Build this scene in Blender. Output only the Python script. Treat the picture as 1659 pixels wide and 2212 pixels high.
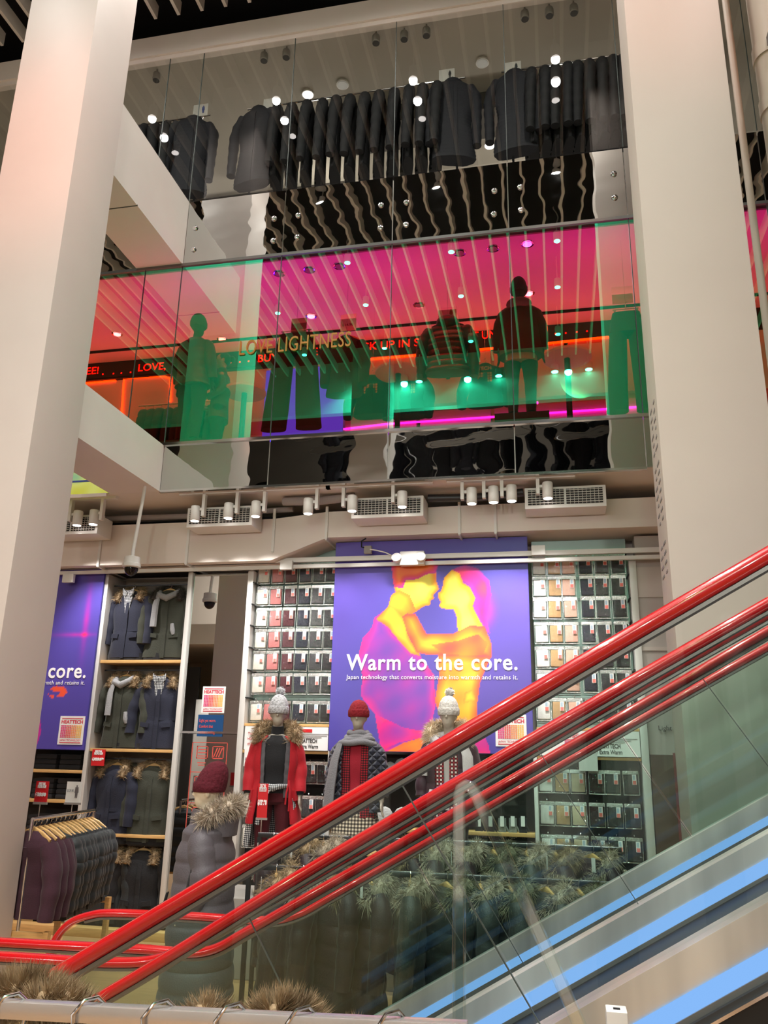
import bpy, bmesh, math, random
from math import sin, cos, pi, radians, sqrt
from mathutils import Vector, Matrix
for o in list(bpy.data.objects): bpy.data.objects.remove(o)
S = bpy.context.scene; COL = S.collection
RND = random.Random(7)
# ------------------------------------------------------------------ camera
EYE = Vector((0, 0, 1.95)); F_PX = 1765.0
def _dir(px, py, s=1): return Vector((px-829.5, -(py-1106), F_PX)).normalized()*s
_y = _dir(1214, 1637); _z = _dir(945, -5041); _z = (_z-_y*_y.dot(_z)).normalized(); _x = _y.cross(_z)
if _x.x < 0: _x = -_x
RIGHT = Vector((_x.x, _y.x, _z.x)); UP = Vector((_x.y, _y.y, _z.y)); FWD = Vector((_x.z, _y.z, _z.z))
cam = bpy.data.cameras.new('camera'); cam_o = bpy.data.objects.new('camera', cam); COL.objects.link(cam_o)
cam.sensor_fit = 'VERTICAL'; cam.sensor_height = 24; cam.lens = F_PX/2212*24; cam.clip_start = .05; cam.clip_end = 200
cam_o.matrix_world = Matrix(((RIGHT.x, UP.x, -FWD.x, EYE.x), (RIGHT.y, UP.y, -FWD.y, EYE.y), (RIGHT.z, UP.z, -FWD.z, EYE.z), (0, 0, 0, 1)))
S.camera = cam_o
def ray(px, py): return RIGHT*(px-829.5)+UP*(1106-py)+FWD*F_PX
def at(px, py, Y): r = ray(px, py); return EYE+r*(Y/r.y)
def atz(px, py, Z): r = ray(px, py); return EYE+r*((Z-EYE.z)/r.z)
# ------------------------------------------------------------------ world, exposure
S.view_settings.view_transform = 'Standard'; S.view_settings.look = 'None'; S.view_settings.gamma = 1
S.view_settings.exposure = 0.0; S.view_settings.use_curve_mapping = False
W = bpy.data.worlds.new('world'); S.world = W; W.use_nodes = True
W.node_tree.nodes['Background'].inputs[0].default_value = (1.0, .94, .88, 1); W.node_tree.nodes['Background'].inputs[1].default_value = .8
S.cycles.max_bounces = 10; S.cycles.transparent_max_bounces = 24; S.cycles.sample_clamp_indirect = 4.0
def light(kind, name, loc, power, color=(1, .95, .9), size=.1, aim=None, angle=60, blend=.5, parent=None, sy=None):
    l = bpy.data.lights.new(name, kind); l.energy = power; l.color = color
    if kind == 'SPOT': l.spot_size = radians(angle); l.spot_blend = blend; l.shadow_soft_size = size
    elif kind == 'POINT': l.shadow_soft_size = size
    elif kind == 'AREA':
        l.size = size
        if sy: l.shape = 'RECTANGLE'; l.size_y = sy
    o = bpy.data.objects.new(name, l); COL.objects.link(o); o.location = loc
    if aim is not None: o.rotation_euler = (Vector(aim)-Vector(loc)).to_track_quat('-Z', 'Y').to_euler()
    if parent: o.parent = parent; o.location = Vector(loc)-parent.location
    return o
# pink spots added without fixtures to tint the column fronts (lamps of the place itself follow further down)
light('SPOT', 'coral_spot', (-3.6, -1.8, 9.9), 1300, (1, .26, .16), .5, (-4.75, 5.75, 7.6), 22, 1)
light('SPOT', 'coral_spot', (.8, -1.8, 10.6), 800, (1, .26, .16), .5, (1.08, 5.75, 8.3), 18, 1)
# ------------------------------------------------------------------ materials
def s2l(c): return tuple((x/255/12.92 if x/255 <= .04045 else ((x/255+.055)/1.055)**2.4) for x in c)
_M = {}
def mat(name, rgb, rough=.6, metal=0, noise=0, nscale=8, bump=0, bscale=60, emit=0, trans=0, ior=1.45, spec=.5, coat=0, sheen=0, alpha=1, stretch=None):
    """principled material; rgb 0-255; noise = brightness variation; bump = fine surface relief"""
    if name in _M: return _M[name]
    m = bpy.data.materials.new(name); m.use_nodes = True; nt = m.node_tree; b = nt.nodes['Principled BSDF']; _M[name] = m
    c = s2l(rgb); b.inputs['Base Color'].default_value = (*c, 1); b.inputs['Roughness'].default_value = rough; b.inputs['Metallic'].default_value = metal
    b.inputs['IOR'].default_value = ior; b.inputs['Specular IOR Level'].default_value = spec; b.inputs['Coat Weight'].default_value = coat
    b.inputs['Sheen Weight'].default_value = sheen; b.inputs['Transmission Weight'].default_value = trans; b.inputs['Alpha'].default_value = alpha
    if emit: b.inputs['Emission Color'].default_value = (*c, 1); b.inputs['Emission Strength'].default_value = emit
    if noise or bump:
        tc = nt.nodes.new('ShaderNodeTexCoord'); mp = nt.nodes.new('ShaderNodeMapping'); nt.links.new(tc.outputs['Object'], mp.inputs[0])
        if stretch: mp.inputs['Scale'].default_value = stretch
    if noise:
        n = nt.nodes.new('ShaderNodeTexNoise'); n.inputs['Scale'].default_value = nscale; n.inputs['Detail'].default_value = 4; nt.links.new(mp.outputs[0], n.inputs['Vector'])
        r = nt.nodes.new('ShaderNodeMapRange'); r.inputs['From Min'].default_value = .3; r.inputs['From Max'].default_value = .7; r.inputs['To Min'].default_value = 1-noise; r.inputs['To Max'].default_value = 1+noise
        nt.links.new(n.outputs['Fac'], r.inputs['Value'])
        x = nt.nodes.new('ShaderNodeVectorMath'); x.operation = 'SCALE'; x.inputs[0].default_value = c; nt.links.new(r.outputs[0], x.inputs['Scale']); nt.links.new(x.outputs[0], b.inputs['Base Color'])
    if bump:
        n2 = nt.nodes.new('ShaderNodeTexNoise'); n2.inputs['Scale'].default_value = bscale; n2.inputs['Detail'].default_value = 3; nt.links.new(mp.outputs[0], n2.inputs['Vector'])
        bp = nt.nodes.new('ShaderNodeBump'); bp.inputs['Strength'].default_value = bump; bp.inputs['Distance'].default_value = .01; nt.links.new(n2.outputs['Fac'], bp.inputs['Height']); nt.links.new(bp.outputs[0], b.inputs['Normal'])
    return m
def emat(name, rgb, k):
    if name in _M: return _M[name]
    m = bpy.data.materials.new(name); m.use_nodes = True; nt = m.node_tree; nt.nodes.clear(); _M[name] = m
    e = nt.nodes.new('ShaderNodeEmission'); e.inputs[0].default_value = (*s2l(rgb), 1); e.inputs[1].default_value = k
    o = nt.nodes.new('ShaderNodeOutputMaterial'); nt.links.new(e.outputs[0], o.inputs[0]); return m
def glassmat(name, T, R, rough=0.0, wave=0):
    """thin pane: transmitted colour T plus mirrored colour R"""
    m = bpy.data.materials.new(name); m.use_nodes = True; nt = m.node_tree; nt.nodes.clear(); _M[name] = m
    t = nt.nodes.new('ShaderNodeBsdfTransparent'); t.inputs[0].default_value = (*T, 1)
    g = nt.nodes.new('ShaderNodeBsdfGlossy'); g.inputs['Color'].default_value = (*R, 1); g.inputs['Roughness'].default_value = rough
    a = nt.nodes.new('ShaderNodeAddShader'); o = nt.nodes.new('ShaderNodeOutputMaterial')
    nt.links.new(t.outputs[0], a.inputs[0]); nt.links.new(g.outputs[0], a.inputs[1]); nt.links.new(a.outputs[0], o.inputs[0])
    if wave:
        tc = nt.nodes.new('ShaderNodeTexCoord'); n = nt.nodes.new('ShaderNodeTexNoise'); n.inputs['Scale'].default_value = 1.3; n.inputs['Detail'].default_value = 1
        nt.links.new(tc.outputs['Object'], n.inputs['Vector']); bp = nt.nodes.new('ShaderNodeBump'); bp.inputs['Strength'].default_value = wave; bp.inputs['Distance'].default_value = .05
        nt.links.new(n.outputs['Fac'], bp.inputs['Height']); nt.links.new(bp.outputs[0], g.inputs['Normal'])
    return m
# ------------------------------------------------------------------ mesh builder
_O = {}                                   # world origin of each parent
def tag(o, label=None, cat=None, group=None, kind=None):
    if label: o['label'] = label
    if cat: o['category'] = cat
    if group: o['group'] = group
    if kind: o['kind'] = kind
    return o
def thing(name, label, cat, loc=(0, 0, 0), rz=0, group=None):
    o = bpy.data.objects.new(name, None); o.empty_display_size = .1; COL.objects.link(o); o.location = loc; o.rotation_euler = (0, 0, rz); tag(o, label, cat, group); _O[o.name] = Vector((0, 0, 0)); return o
class MB:
    def __init__(s): s.v = []; s.f = []; s.m = Matrix.Identity(4)
    def add(s, vs, fs):
        n = len(s.v); s.v += [tuple(s.m @ Vector(p)) for p in vs]; s.f += [tuple(i+n for i in f) for f in fs]; return s
    def box(s, x0, x1, y0, y1, z0, z1):
        return s.add([(x, y, z) for z in (z0, z1) for y in (y0, y1) for x in (x0, x1)], [(0, 2, 3, 1), (4, 5, 7, 6), (0, 1, 5, 4), (2, 6, 7, 3), (0, 4, 6, 2), (1, 3, 7, 5)])
    def cbox(s, c, sx, sy, sz): return s.box(c[0]-sx/2, c[0]+sx/2, c[1]-sy/2, c[1]+sy/2, c[2]-sz/2, c[2]+sz/2)
    def bar(s, p, q, w, h, up=(0, 0, 1)):
        p = Vector(p); q = Vector(q); d = (q-p).normalized(); a = d.cross(Vector(up))
        if a.length < 1e-4: a = d.cross(Vector((0, 1, 0)))
        a.normalize(); b = a.cross(d)
        vs = [e+a*(i*w/2)+b*(j*h/2) for e in (p, q) for i, j in ((-1, -1), (1, -1), (1, 1), (-1, 1))]
        return s.add(vs, [(0, 1, 2, 3), (7, 6, 5, 4), (0, 4, 5, 1), (1, 5, 6, 2), (2, 6, 7, 3), (3, 7, 4, 0)])
    def loft(s, rings, cap=True, closed=True):
        n = len(rings[0]); vs = [p for r in rings for p in r]; fs = []
        for i in range(len(rings)-1):
            for j in range(n if closed else n-1):
                k = (j+1) % n; fs.append((i*n+j, i*n+k, (i+1)*n+k, (i+1)*n+j))
        if cap: fs.append(tuple(reversed(range(n)))); fs.append(tuple((len(rings)-1)*n+j for j in range(n)))
        return s.add(vs, fs)
    def tube(s, pts, rad, seg=10, cap=True, flat=1.0, up=None):
        pts = [Vector(p) for p in pts]; rings = []; pa = None
        for i, p in enumerate(pts):
            d = (pts[min(i+1, len(pts)-1)]-pts[max(i-1, 0)]).normalized()
            a = d.cross(Vector(up)) if up else (d.cross(Vector((0, 0, 1))) if pa is None else pa-d*pa.dot(d))
            if a.length < 1e-4: a = d.cross(Vector((0, 1, 0)))
            a.normalize(); b = a.cross(d); pa = a; r = rad[i] if isinstance(rad, (list, tuple)) else rad
            rings.append([p+a*(r*cos(t*2*pi/seg))+b*(r*flat*sin(t*2*pi/seg)) for t in range(seg)])
        return s.loft(rings, cap)
    def lathe(s, prof, c=(0, 0, 0), seg=20, cap=True):
        return s.loft([[(c[0]+r*cos(t*2*pi/seg), c[1]+r*sin(t*2*pi/seg), c[2]+z) for t in range(seg)] for r, z in prof], cap)
    def ell(s, c, rx, ry, rz, seg=16, rg=10):
        return s.loft([[(c[0]+rx*sin(a)*cos(t*2*pi/seg), c[1]+ry*sin(a)*sin(t*2*pi/seg), c[2]-rz*cos(a)) for t in range(seg)] for a in [.02+(pi-.04)*i/rg for i in range(rg+1)]])
    def prism(s, poly, d, y=0):
        """polygon [(x, z)] in a plane facing -Y at y, thickness d to the back"""
        n = len(poly); vs = [(x, y, z) for x, z in poly]+[(x, y+d, z) for x, z in poly]
        return s.add(vs, [tuple(range(n)), tuple(reversed(range(n, 2*n)))]+[(i, i+n, (i+1) % n+n, (i+1) % n) for i in range(n)])
    def quad(s, a, b, c, d): return s.add([a, b, c, d], [(0, 1, 2, 3)])
    def mesh(s, name, m, smooth=True, bevel=0, fixn=True):
        me = bpy.data.meshes.new(name); me.from_pydata(s.v, [], s.f)
        if fixn or bevel:
            bm = bmesh.new(); bm.from_mesh(me)
            if fixn: bmesh.ops.recalc_face_normals(bm, faces=bm.faces)
            if bevel: bmesh.ops.bevel(bm, geom=[e for e in bm.edges if e.is_manifold and e.calc_face_angle(0) > .6], offset=bevel, segments=2, affect='EDGES', profile=.6)
            bm.to_mesh(me); bm.free()
        if m: me.materials.append(m)
        if smooth:
            me.polygons.foreach_set('use_smooth', [True]*len(me.polygons)); me.set_sharp_from_angle(angle=radians(38))
        return me
    def build(s, name, m, parent=None, smooth=True, bevel=0, fixn=True, origin=None):
        off = _O[parent.name] if parent else (Vector(origin) if origin is not None else s.base())
        s.v = [tuple(Vector(p)-off) for p in s.v]
        o = bpy.data.objects.new(name, s.mesh(name, m, smooth, bevel, fixn)); COL.objects.link(o)
        if parent: o.parent = parent
        else: o.location = off
        _O[o.name] = Vector(off); return o
    def base(s):
        return Vector(((min(p[0] for p in s.v)+max(p[0] for p in s.v))/2, (min(p[1] for p in s.v)+max(p[1] for p in s.v))/2, min(p[2] for p in s.v)))
def world(t): _O[t.name] = Vector(t.location); return t      # parts of t are given in world coordinates
def struct(name, mb, m, **k): return tag(mb.build(name, m, **k), kind='structure')
def copy_tree(o, parent=None):
    c = o.copy(); COL.objects.link(c)
    if parent: c.parent = parent
    for ch in KIDS.get(o.name, []): copy_tree(ch, c)
    return c
KIDS = {}
def kids(o):
    for ch in o.children: KIDS.setdefault(o.name, []).append(ch); kids(ch)
def text(s, p, h, m, parent=None, width=None, name='lettering', bold=0, spacing=1, align='LEFT', thick=.002, rz=0, font_w=None):
    """lettering facing -Y, lower left corner at p, letter height h (or fitted to width)"""
    cu = bpy.data.curves.new('t', 'FONT'); cu.body = s; cu.size = h*1.38; cu.align_x = align; cu.extrude = thick; cu.offset = bold; cu.space_character = spacing; cu.resolution_u = 3
    to = bpy.data.objects.new('t', cu); COL.objects.link(to); bpy.context.view_layer.update()
    me = bpy.data.meshes.new_from_object(to.evaluated_get(bpy.context.evaluated_depsgraph_get())); bpy.data.objects.remove(to)
    xs = [v.co.x for v in me.vertices] or [0, 1]; k = (width/(max(xs)-min(xs))) if width else 1
    x0 = min(xs) if align == 'LEFT' else 0
    off = _O[parent.name] if parent else Vector((0, 0, 0))
    for v in me.vertices:
        q = Vector(((v.co.x-x0)*k, v.co.z*-1, v.co.y)); q.rotate(Matrix.Rotation(rz, 3, 'Z')); v.co = Vector(p)+q-off
    me.materials.clear(); me.materials.append(m); o = bpy.data.objects.new(name, me); COL.objects.link(o)
    if parent: o.parent = parent
    _O[o.name] = off; return o
def fur(mb, pts, r, n, ln, seed=1, w=.012, droop=.4):
    """fluffy fur strip along a path: soft core and many tapering tufts"""
    rg = random.Random(seed); pts = [Vector(p) for p in pts]; mb.tube(pts, [r*.5]+[r*.85]*(len(pts)-2)+[r*.5] if len(pts) > 2 else r, 8)
    for _ in range(n):
        t = rg.random()*(len(pts)-1); i = min(int(t), len(pts)-2); p = pts[i].lerp(pts[i+1], t-i); d = (pts[i+1]-pts[i]).normalized()
        a = Vector((rg.gauss(0, 1), rg.gauss(0, 1), rg.gauss(0, 1))); a = (a-d*a.dot(d)).normalized(); b = (a+d*rg.uniform(-.7, .7)+Vector((0, 0, -droop*rg.random()))).normalized()
        q = p+a*r*.6; L = ln*rg.uniform(.5, 1.15); sd = b.cross(Vector((rg.random()-.5, rg.random()-.5, rg.random()-.5))).normalized()*w*.5
        m_ = q+b*L*.55; e = q+b*L+Vector((0, 0, -L*.3*droop))
        mb.add([q-sd, q+sd, m_+sd*.8, m_-sd*.8, e], [(0, 1, 2, 3), (3, 2, 4)])
    return mb
# ------------------------------------------------------------------ palette
M_WHITE = mat('white_paint', (226, 219, 212), .55, noise=.03, nscale=1.5)
M_WARM = mat('warm_white_paint', (224, 214, 206), .6, noise=.03, nscale=2)
M_GREYP = mat('grey_paint', (150, 143, 140), .6)
M_BEIGE = mat('beige_paint', (176, 160, 138), .7, noise=.06, nscale=1)
M_BLACK = mat('black_paint', (20, 20, 24), .8)
M_SLAT = mat('grey_slat', (222, 215, 208), .5)
M_STEEL = mat('brushed_steel_highlights', (222, 221, 216), .30, .6, noise=.42, nscale=1.3, stretch=(2.4, 1, .3))  # stretched noise paints vertical highlight streaks into the steel colour
M_CHROME = mat('chrome', (225, 225, 228), .12, 1)
M_DKMET = mat('dark_metal', (62, 62, 64), .4, .7)
M_WOOD = mat('light_oak', (208, 164, 104), .5, noise=.14, nscale=6, stretch=(1, 12, 12))
M_HANG = mat('beech_hanger', (214, 172, 112), .4, noise=.1, nscale=12)
M_SEAM = mat('dark_seam', (60, 70, 66), .5)
M_WHMET = mat('white_enamel', (222, 220, 216), .35)
M_LAMP = emat('lamp_glow', (255, 246, 240), 9)
M_PAPER = mat('white_card', (236, 234, 232), .5)
M_RED = mat('red_print', (205, 28, 36), .45)
M_INK = mat('dark_ink', (60, 56, 58), .6)
M_WINK = mat('white_ink', (250, 248, 248), .5)
def floor_mat():
    m = mat('oak_floor', (178, 138, 96), .38, noise=.12, nscale=3, stretch=(1, 8, 1)); return m
M_DARKGAP = mat('reflector_gap_dark', (36, 34, 34), .7)
F = 8.2; X0, X1 = -4.40, .96
Z2a, Z2b, Z3a, Z3b, ZT = 4.80, 5.36, 7.77, 8.69, 11.14
# floor, walls, slabs
struct('floor', MB().box(-14, 9, -9, 14, -.1, 0), floor_mat())
struct('wall_back', MB().box(-14, 9, 9.5, 9.65, 0, Z2a+.02), M_WARM)
struct('slab_lower', MB().box(-14, 9, F+.03, 14, Z2a, Z2b-.03), M_WHITE)
struct('slab_upper', MB().box(-14, 9, F+.03, 14, Z3a+.02, Z3b-.03), M_WHITE)
struct('wall_upper_back', MB().box(-14, 9, 10.45, 10.6, Z2b, Z3a), mat('upper_wall', (214, 190, 170), .6))
struct('wall_top_back', MB().box(-14, 9, 13.6, 13.8, Z3b, 12.6), M_BEIGE)
struct('ceiling_top', MB().box(-14, 9, F+.1, 13.8, ZT+.06, ZT+.3), mat('top_ceiling_paint', (172, 166, 154), .7, noise=.06, nscale=1))
struct('ceiling', MB().box(-14, 9, -9, 14, 12.25, 12.4), M_BLACK)
struct('beam_top', MB().box(-14, 9, F-.05, F+.1, ZT, ZT+.33), M_WHITE)
struct('beam_soffit_rim', MB().box(-14, 9, F-.02, F+.07, ZT-.07, ZT), M_WARM)
struct('wall_left', MB().box(-14.2, -14, -9, 14, 0, 12.4), M_BEIGE); struct('wall_right', MB().box(9, 9.2, -9, 14, 0, 12.4), M_BEIGE)
# side galleries of the void (left) with their soffit seam
for nm, z0, z1 in (('beam_lower_gallery', Z2a-.01, Z2b-.01), ('beam_upper_gallery', Z3a, Z3b)):
    struct(nm, MB().box(X0-.62, X0, 5.9, F, z0, z1), M_WHITE)
struct('beam_seam', MB().box(X0-.62, X0+.002, 7.02, 7.035, Z3a-.002, Z3a+.01), M_SEAM)
# columns
M_COLW = mat('column_paint', (212, 201, 194), .55, noise=.03, nscale=1.2)
struct('column_left', MB().box(-5.12, -4.33, 5.75, 6.42, 0, 12.3), M_COLW, bevel=.012)
struct('column_right', MB().box(.775, 1.525, 5.75, 6.25, 0, 12.3), mat('column_paint_warm', (200, 188, 178), .55, noise=.03, nscale=1.2), bevel=.012)
# ceiling slats over the atrium
i = 0; x = -5.42-.342*14
while x < 5.2:
    struct('trim_slat', MB().box(x-.022, x+.022, -2.6, 8.0, 11.6, 11.82), M_SLAT, smooth=False, fixn=False); x += .342
# opposite side of the atrium (behind the camera; seen in the mirrors and panes)
struct('wall_opposite_bulkhead', MB().box(-14, 9, -3.5, -3.3, 10.75, 12.3), M_WHITE)
struct('column_opposite', MB().box(-4.97, -4.0, -3.2, -2.45, 0, 12.2), M_WHITE, bevel=.012)
struct('wall_opposite_top', MB().box(-14, 9, -8.2, -8, Z3b, 12.3), mat('grey_brown_wall', (120, 112, 102), .7))  # wall in one even grey-brown
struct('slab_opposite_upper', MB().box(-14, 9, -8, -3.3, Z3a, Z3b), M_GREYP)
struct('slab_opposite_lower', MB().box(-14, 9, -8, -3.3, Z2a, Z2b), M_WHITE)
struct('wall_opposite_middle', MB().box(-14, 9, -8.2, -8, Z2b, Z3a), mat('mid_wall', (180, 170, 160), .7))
m_ = MB()  # white reflector panels added to give bright streaks in the escalator steel
for k in range(20): m_.box(-13.65+.95*k, -13.07+.95*k, -3.62, -3.5, 0, 3.3)
struct('wall_opposite_reflector', m_, mat('reflector_white', (232, 230, 226), .5))
m_ = MB()  # dark gaps added to break the reflected panels into streaks
for k in range(20): m_.box(-13.07+.95*k, -12.70+.95*k, -3.66, -3.58, 0, 4.2)
struct('wall_reflector_gap', m_, M_DARKGAP)
struct('wall_opposite_lower', MB().box(-14, 9, -8.2, -8, 0, Z2a), M_BEIGE)
# ------------------------------------------------------------------ mirrored fascias and glazing
def fascia_mat():
    m = mat('mirror_panel', (205, 208, 206), .015, 1); nt = m.node_tree; b = nt.nodes['Principled BSDF']
    tc = nt.nodes.new('ShaderNodeTexCoord'); mp = nt.nodes.new('ShaderNodeMapping'); mp.inputs['Scale'].default_value = (1.5, 1, 3.0)
    n = nt.nodes.new('ShaderNodeTexNoise'); n.inputs['Scale'].default_value = 1.1; n.inputs['Detail'].default_value = 1.0
    bp = nt.nodes.new('ShaderNodeBump'); bp.inputs['Strength'].default_value = .12; bp.inputs['Distance'].default_value = .05
    nt.links.new(tc.outputs['Object'], mp.inputs[0]); nt.links.new(mp.outputs[0], n.inputs['Vector']); nt.links.new(n.outputs['Fac'], bp.inputs['Height']); nt.links.new(bp.outputs[0], b.inputs['Normal']); return m
M_FASC = fascia_mat()
JX = [-9.4, -7.9, -6.4, -4.9, X0, -3.10, -1.73, -.36, X1, 2.4, 4.2, 6]
for k in range(len(JX)-1):
    a, b = JX[k]+.006, JX[k+1]-.006
    struct('trim_upper_fascia', MB().box(a, b, F, F+.02, Z3a, Z3b), M_FASC, smooth=False)
    struct('trim_lower_fascia', MB().box(a, b, F, F+.02, Z2a, Z2b), M_FASC, smooth=False)
struct('trim_opposite_fascia', MB().box(-9, 6, -3.3, -3.28, Z3a, Z3b), M_FASC, smooth=False)
def film():
    m = bpy.data.materials.new('dichroic_film'); m.use_nodes = True; nt = m.node_tree; nt.nodes.clear(); N = nt.nodes.new; L = nt.links.new
    ge = N('ShaderNodeNewGeometry'); sp = N('ShaderNodeSeparateXYZ'); L(ge.outputs['Position'], sp.inputs[0])
    n = N('ShaderNodeTexNoise'); n.inputs['Scale'].default_value = .7; n.inputs['Detail'].default_value = 2; L(ge.outputs['Position'], n.inputs['Vector'])
    # hue of the film runs from pink at the top to orange lower down and at its left end
    zr = N('ShaderNodeMapRange'); zr.inputs[1].default_value = 7.6; zr.inputs[2].default_value = 6.0; L(sp.outputs['Z'], zr.inputs[0])
    xr = N('ShaderNodeMapRange'); xr.inputs[1].default_value = -3.9; xr.inputs[2].default_value = -7.2; L(sp.outputs['X'], xr.inputs[0])
    ad = N('ShaderNodeMath'); ad.operation = 'MAXIMUM'; L(zr.outputs[0], ad.inputs[0]); L(xr.outputs[0], ad.inputs[1])
    a2 = N('ShaderNodeMath'); a2.operation = 'MULTIPLY_ADD'; a2.inputs[1].default_value = .9; L(n.outputs['Fac'], a2.inputs[0]); a2.inputs[1].default_value = .5; L(ad.outputs[0], a2.inputs[2])
    cr = N('ShaderNodeValToRGB'); cr.color_ramp.elements[0].position = .15; cr.color_ramp.elements[0].color = (.80, .022, .25, 1); cr.color_ramp.elements[1].position = 1.1; cr.color_ramp.elements[1].color = (.78, .13, .06, 1)
    L(a2.outputs[0], cr.inputs[0])
    t = N('ShaderNodeBsdfTransparent'); L(cr.outputs[0], t.inputs[0])
    g = N('ShaderNodeBsdfGlossy'); g.inputs['Color'].default_value = (.02, .74, .42, 1); g.inputs['Roughness'].default_value = 0
    a = N('ShaderNodeAddShader'); o = N('ShaderNodeOutputMaterial'); L(t.outputs[0], a.inputs[0]); L(g.outputs[0], a.inputs[1]); L(a.outputs[0], o.inputs[0]); return m
M_FILM = film()
M_GLASS = glassmat('clear_pane', (.78, .79, .76), (.07, .07, .07), 0, .04)
wn = 0
for k in range(len(JX)-1):
    a, b = JX[k]+.004, JX[k+1]-.004
    for z0, z1, mm in ((Z2b+.02, Z3a-.01, M_FILM), (Z3b+.01, ZT-.03, M_GLASS)):
        wn += 1; w = struct('window_%d' % wn, MB().quad((a, F-.01, z0), (b, F-.01, z0), (b, F-.01, z1), (a, F-.01, z1)), mm, smooth=False, fixn=False)
        tag(MB().box(a-.005, a+.003, F-.018, F-.004, z0, z1).build('pane_joint', M_SEAM, w, smooth=False))
struct('trim_glass_channel', MB().box(-9.4, 6, F-.025, F+.0, Z2b-.012, Z2b+.022), M_CHROME)
struct('trim_upper_channel', MB().box(-9.4, 6, F-.03, F+.0, Z3a-.035, Z3a+.002), mat('channel_grey', (110, 112, 108), .35, .8))
struct('trim_soffit_edge', MB().box(X0, X1, F-.02, F+.03, Z2a-.025, Z2a), M_CHROME)
# fixing studs of the mirrored panels
stud = MB(); stud.lathe([(.034, 0), (.034, .012), (.02, .022), (.001, .022)]); st_me = None
for (px, py) in ((422, 493), (418, 539), (592, 472), (590, 520), (644, 465), (642, 512), (823, 443), (822, 492), (878, 437), (877, 485), (1068, 412), (1067, 462), (1124, 404), (1126, 453), (1326, 376), (1328, 427)):
    p = at(px, py, F-.002); s_ = MB(); s_.m = Matrix.Translation(p) @ Matrix.Rotation(pi/2, 4, 'X'); s_.lathe([(.034, 0), (.034, .012), (.02, .022), (.002, .023)], seg=12)
    struct('trim_fixing_stud', s_, M_CHROME)
def yellow_film_glow():
    m = emat('yellow_film_glow', (214, 210, 40), .75); nt = m.node_tree; e = [n for n in nt.nodes if n.type == 'EMISSION'][0]
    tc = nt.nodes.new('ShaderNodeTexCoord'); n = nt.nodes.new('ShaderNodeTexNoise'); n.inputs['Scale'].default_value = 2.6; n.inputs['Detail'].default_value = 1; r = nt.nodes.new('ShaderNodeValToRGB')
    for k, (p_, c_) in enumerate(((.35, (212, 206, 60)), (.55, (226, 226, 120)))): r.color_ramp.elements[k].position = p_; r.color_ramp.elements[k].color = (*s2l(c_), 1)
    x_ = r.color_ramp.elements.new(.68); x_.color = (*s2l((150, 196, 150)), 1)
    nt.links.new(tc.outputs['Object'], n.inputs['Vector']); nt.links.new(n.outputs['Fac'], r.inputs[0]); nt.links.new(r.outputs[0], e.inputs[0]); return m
YF = yellow_film_glow()
struct('trim_film_rail', MB().box(-7.6, -5.03, F-.07, F-.055, 4.93, 4.95), mat('film_blue', (70, 90, 170), .5)); struct('trim_film_sill', MB().box(-7.6, -5.03, F-.07, F-.05, Z2a-.06, Z2a-.02), M_WARM)
for k in range(6): struct('window_%d' % (70+k), MB().quad((-7.6+1.6*k, -3.25, Z2b), (-6.04+1.6*k, -3.25, Z2b), (-6.04+1.6*k, -3.25, Z3a), (-7.6+1.6*k, -3.25, Z3a)), glassmat('green_film_%d' % k, (.10, .70, .30), (.25, .03, .14)), smooth=False, fixn=False)
# yellow film panel left of the lower gallery, its brightness put in as emission
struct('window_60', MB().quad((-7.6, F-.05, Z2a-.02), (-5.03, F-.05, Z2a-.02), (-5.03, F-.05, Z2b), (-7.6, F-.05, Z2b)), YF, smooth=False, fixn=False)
# ------------------------------------------------------------------ lamps
def ordn(i): return ('first', 'second', 'third', 'fourth', 'fifth', 'sixth', 'seventh', 'eighth', 'ninth', 'tenth', 'eleventh', 'twelfth')[i]
def hang_lamp(p, top, label, group, power=0, aim=None, angle=100, r=.07, h=.2, glow=M_LAMP, body=None, name='spot_lamp', cat='lamp', lcol=(1, .95, .9)):
    body = body or M_WHMET
    t = world(thing(name, label, cat, p, 0, group))
    MB().lathe([(r*.8, 0.0), (r, .012), (r, h*.8), (r*.9, h), (.012, h)], p, 18).build('housing', body, t)
    MB().tube([(p[0], p[1], p[2]+h), (p[0], p[1], top)], .012, 8).build('stem', body, t)
    MB().lathe([(r*.84, -.004), (r*.84, .004)], p, 18).build('lens', glow, t)
    if power: light('SPOT', 'lamp_light', (p[0], p[1], p[2]-.03), power, lcol, r*.9, aim or (p[0], p[1], 0), angle, .9, t)
    return t
cols = ((-5.92, 'leftmost'), (-3.87, 'second'), (-1.75, 'third'), (.30, 'fourth'), (2.4, 'rightmost'))
for cx, cn in cols:
    for ry, rn in ((6.8, 'nearest the top glazing'), (6.4, 'second from the top glazing'), (6.0, 'third from the top glazing'), (4.4, 'fourth from the top glazing'), (2.4, 'fifth from the top glazing'), (.75, 'sixth from the top glazing'), (-1.3, 'seventh from the top glazing')):
        if cx > 2 and ry > 5: continue
        hang_lamp((cx, ry, 11.5), 12.25, 'white cylinder spotlight of the %s slat ceiling row, %s' % (cn, rn), 'atrium ceiling spotlights', 420 if ry in (4.4, 2.4, .75) else (210 if ry == 6.4 else (90 if ry == 6.8 else 0)), angle=172 if ry in (6.8, 6.4) else 110)
for k, x in enumerate((-5.0, -4.19, -3.72, -3.32, -2.03, -1.22, .21, .55, 1.06)):
    hang_lamp((x, -3.18, 11.45), 12.25, 'bright spotlight along the far bulkhead mirrored in the film glass, %s from left' % ordn(k), 'bulkhead spotlights', 420 if k in (0, 2, 4, 7) else 0, (x, -3.0, 3), 150, r=.1, glow=emat('lamp_glow_bright', (240, 255, 250), 40))
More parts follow.
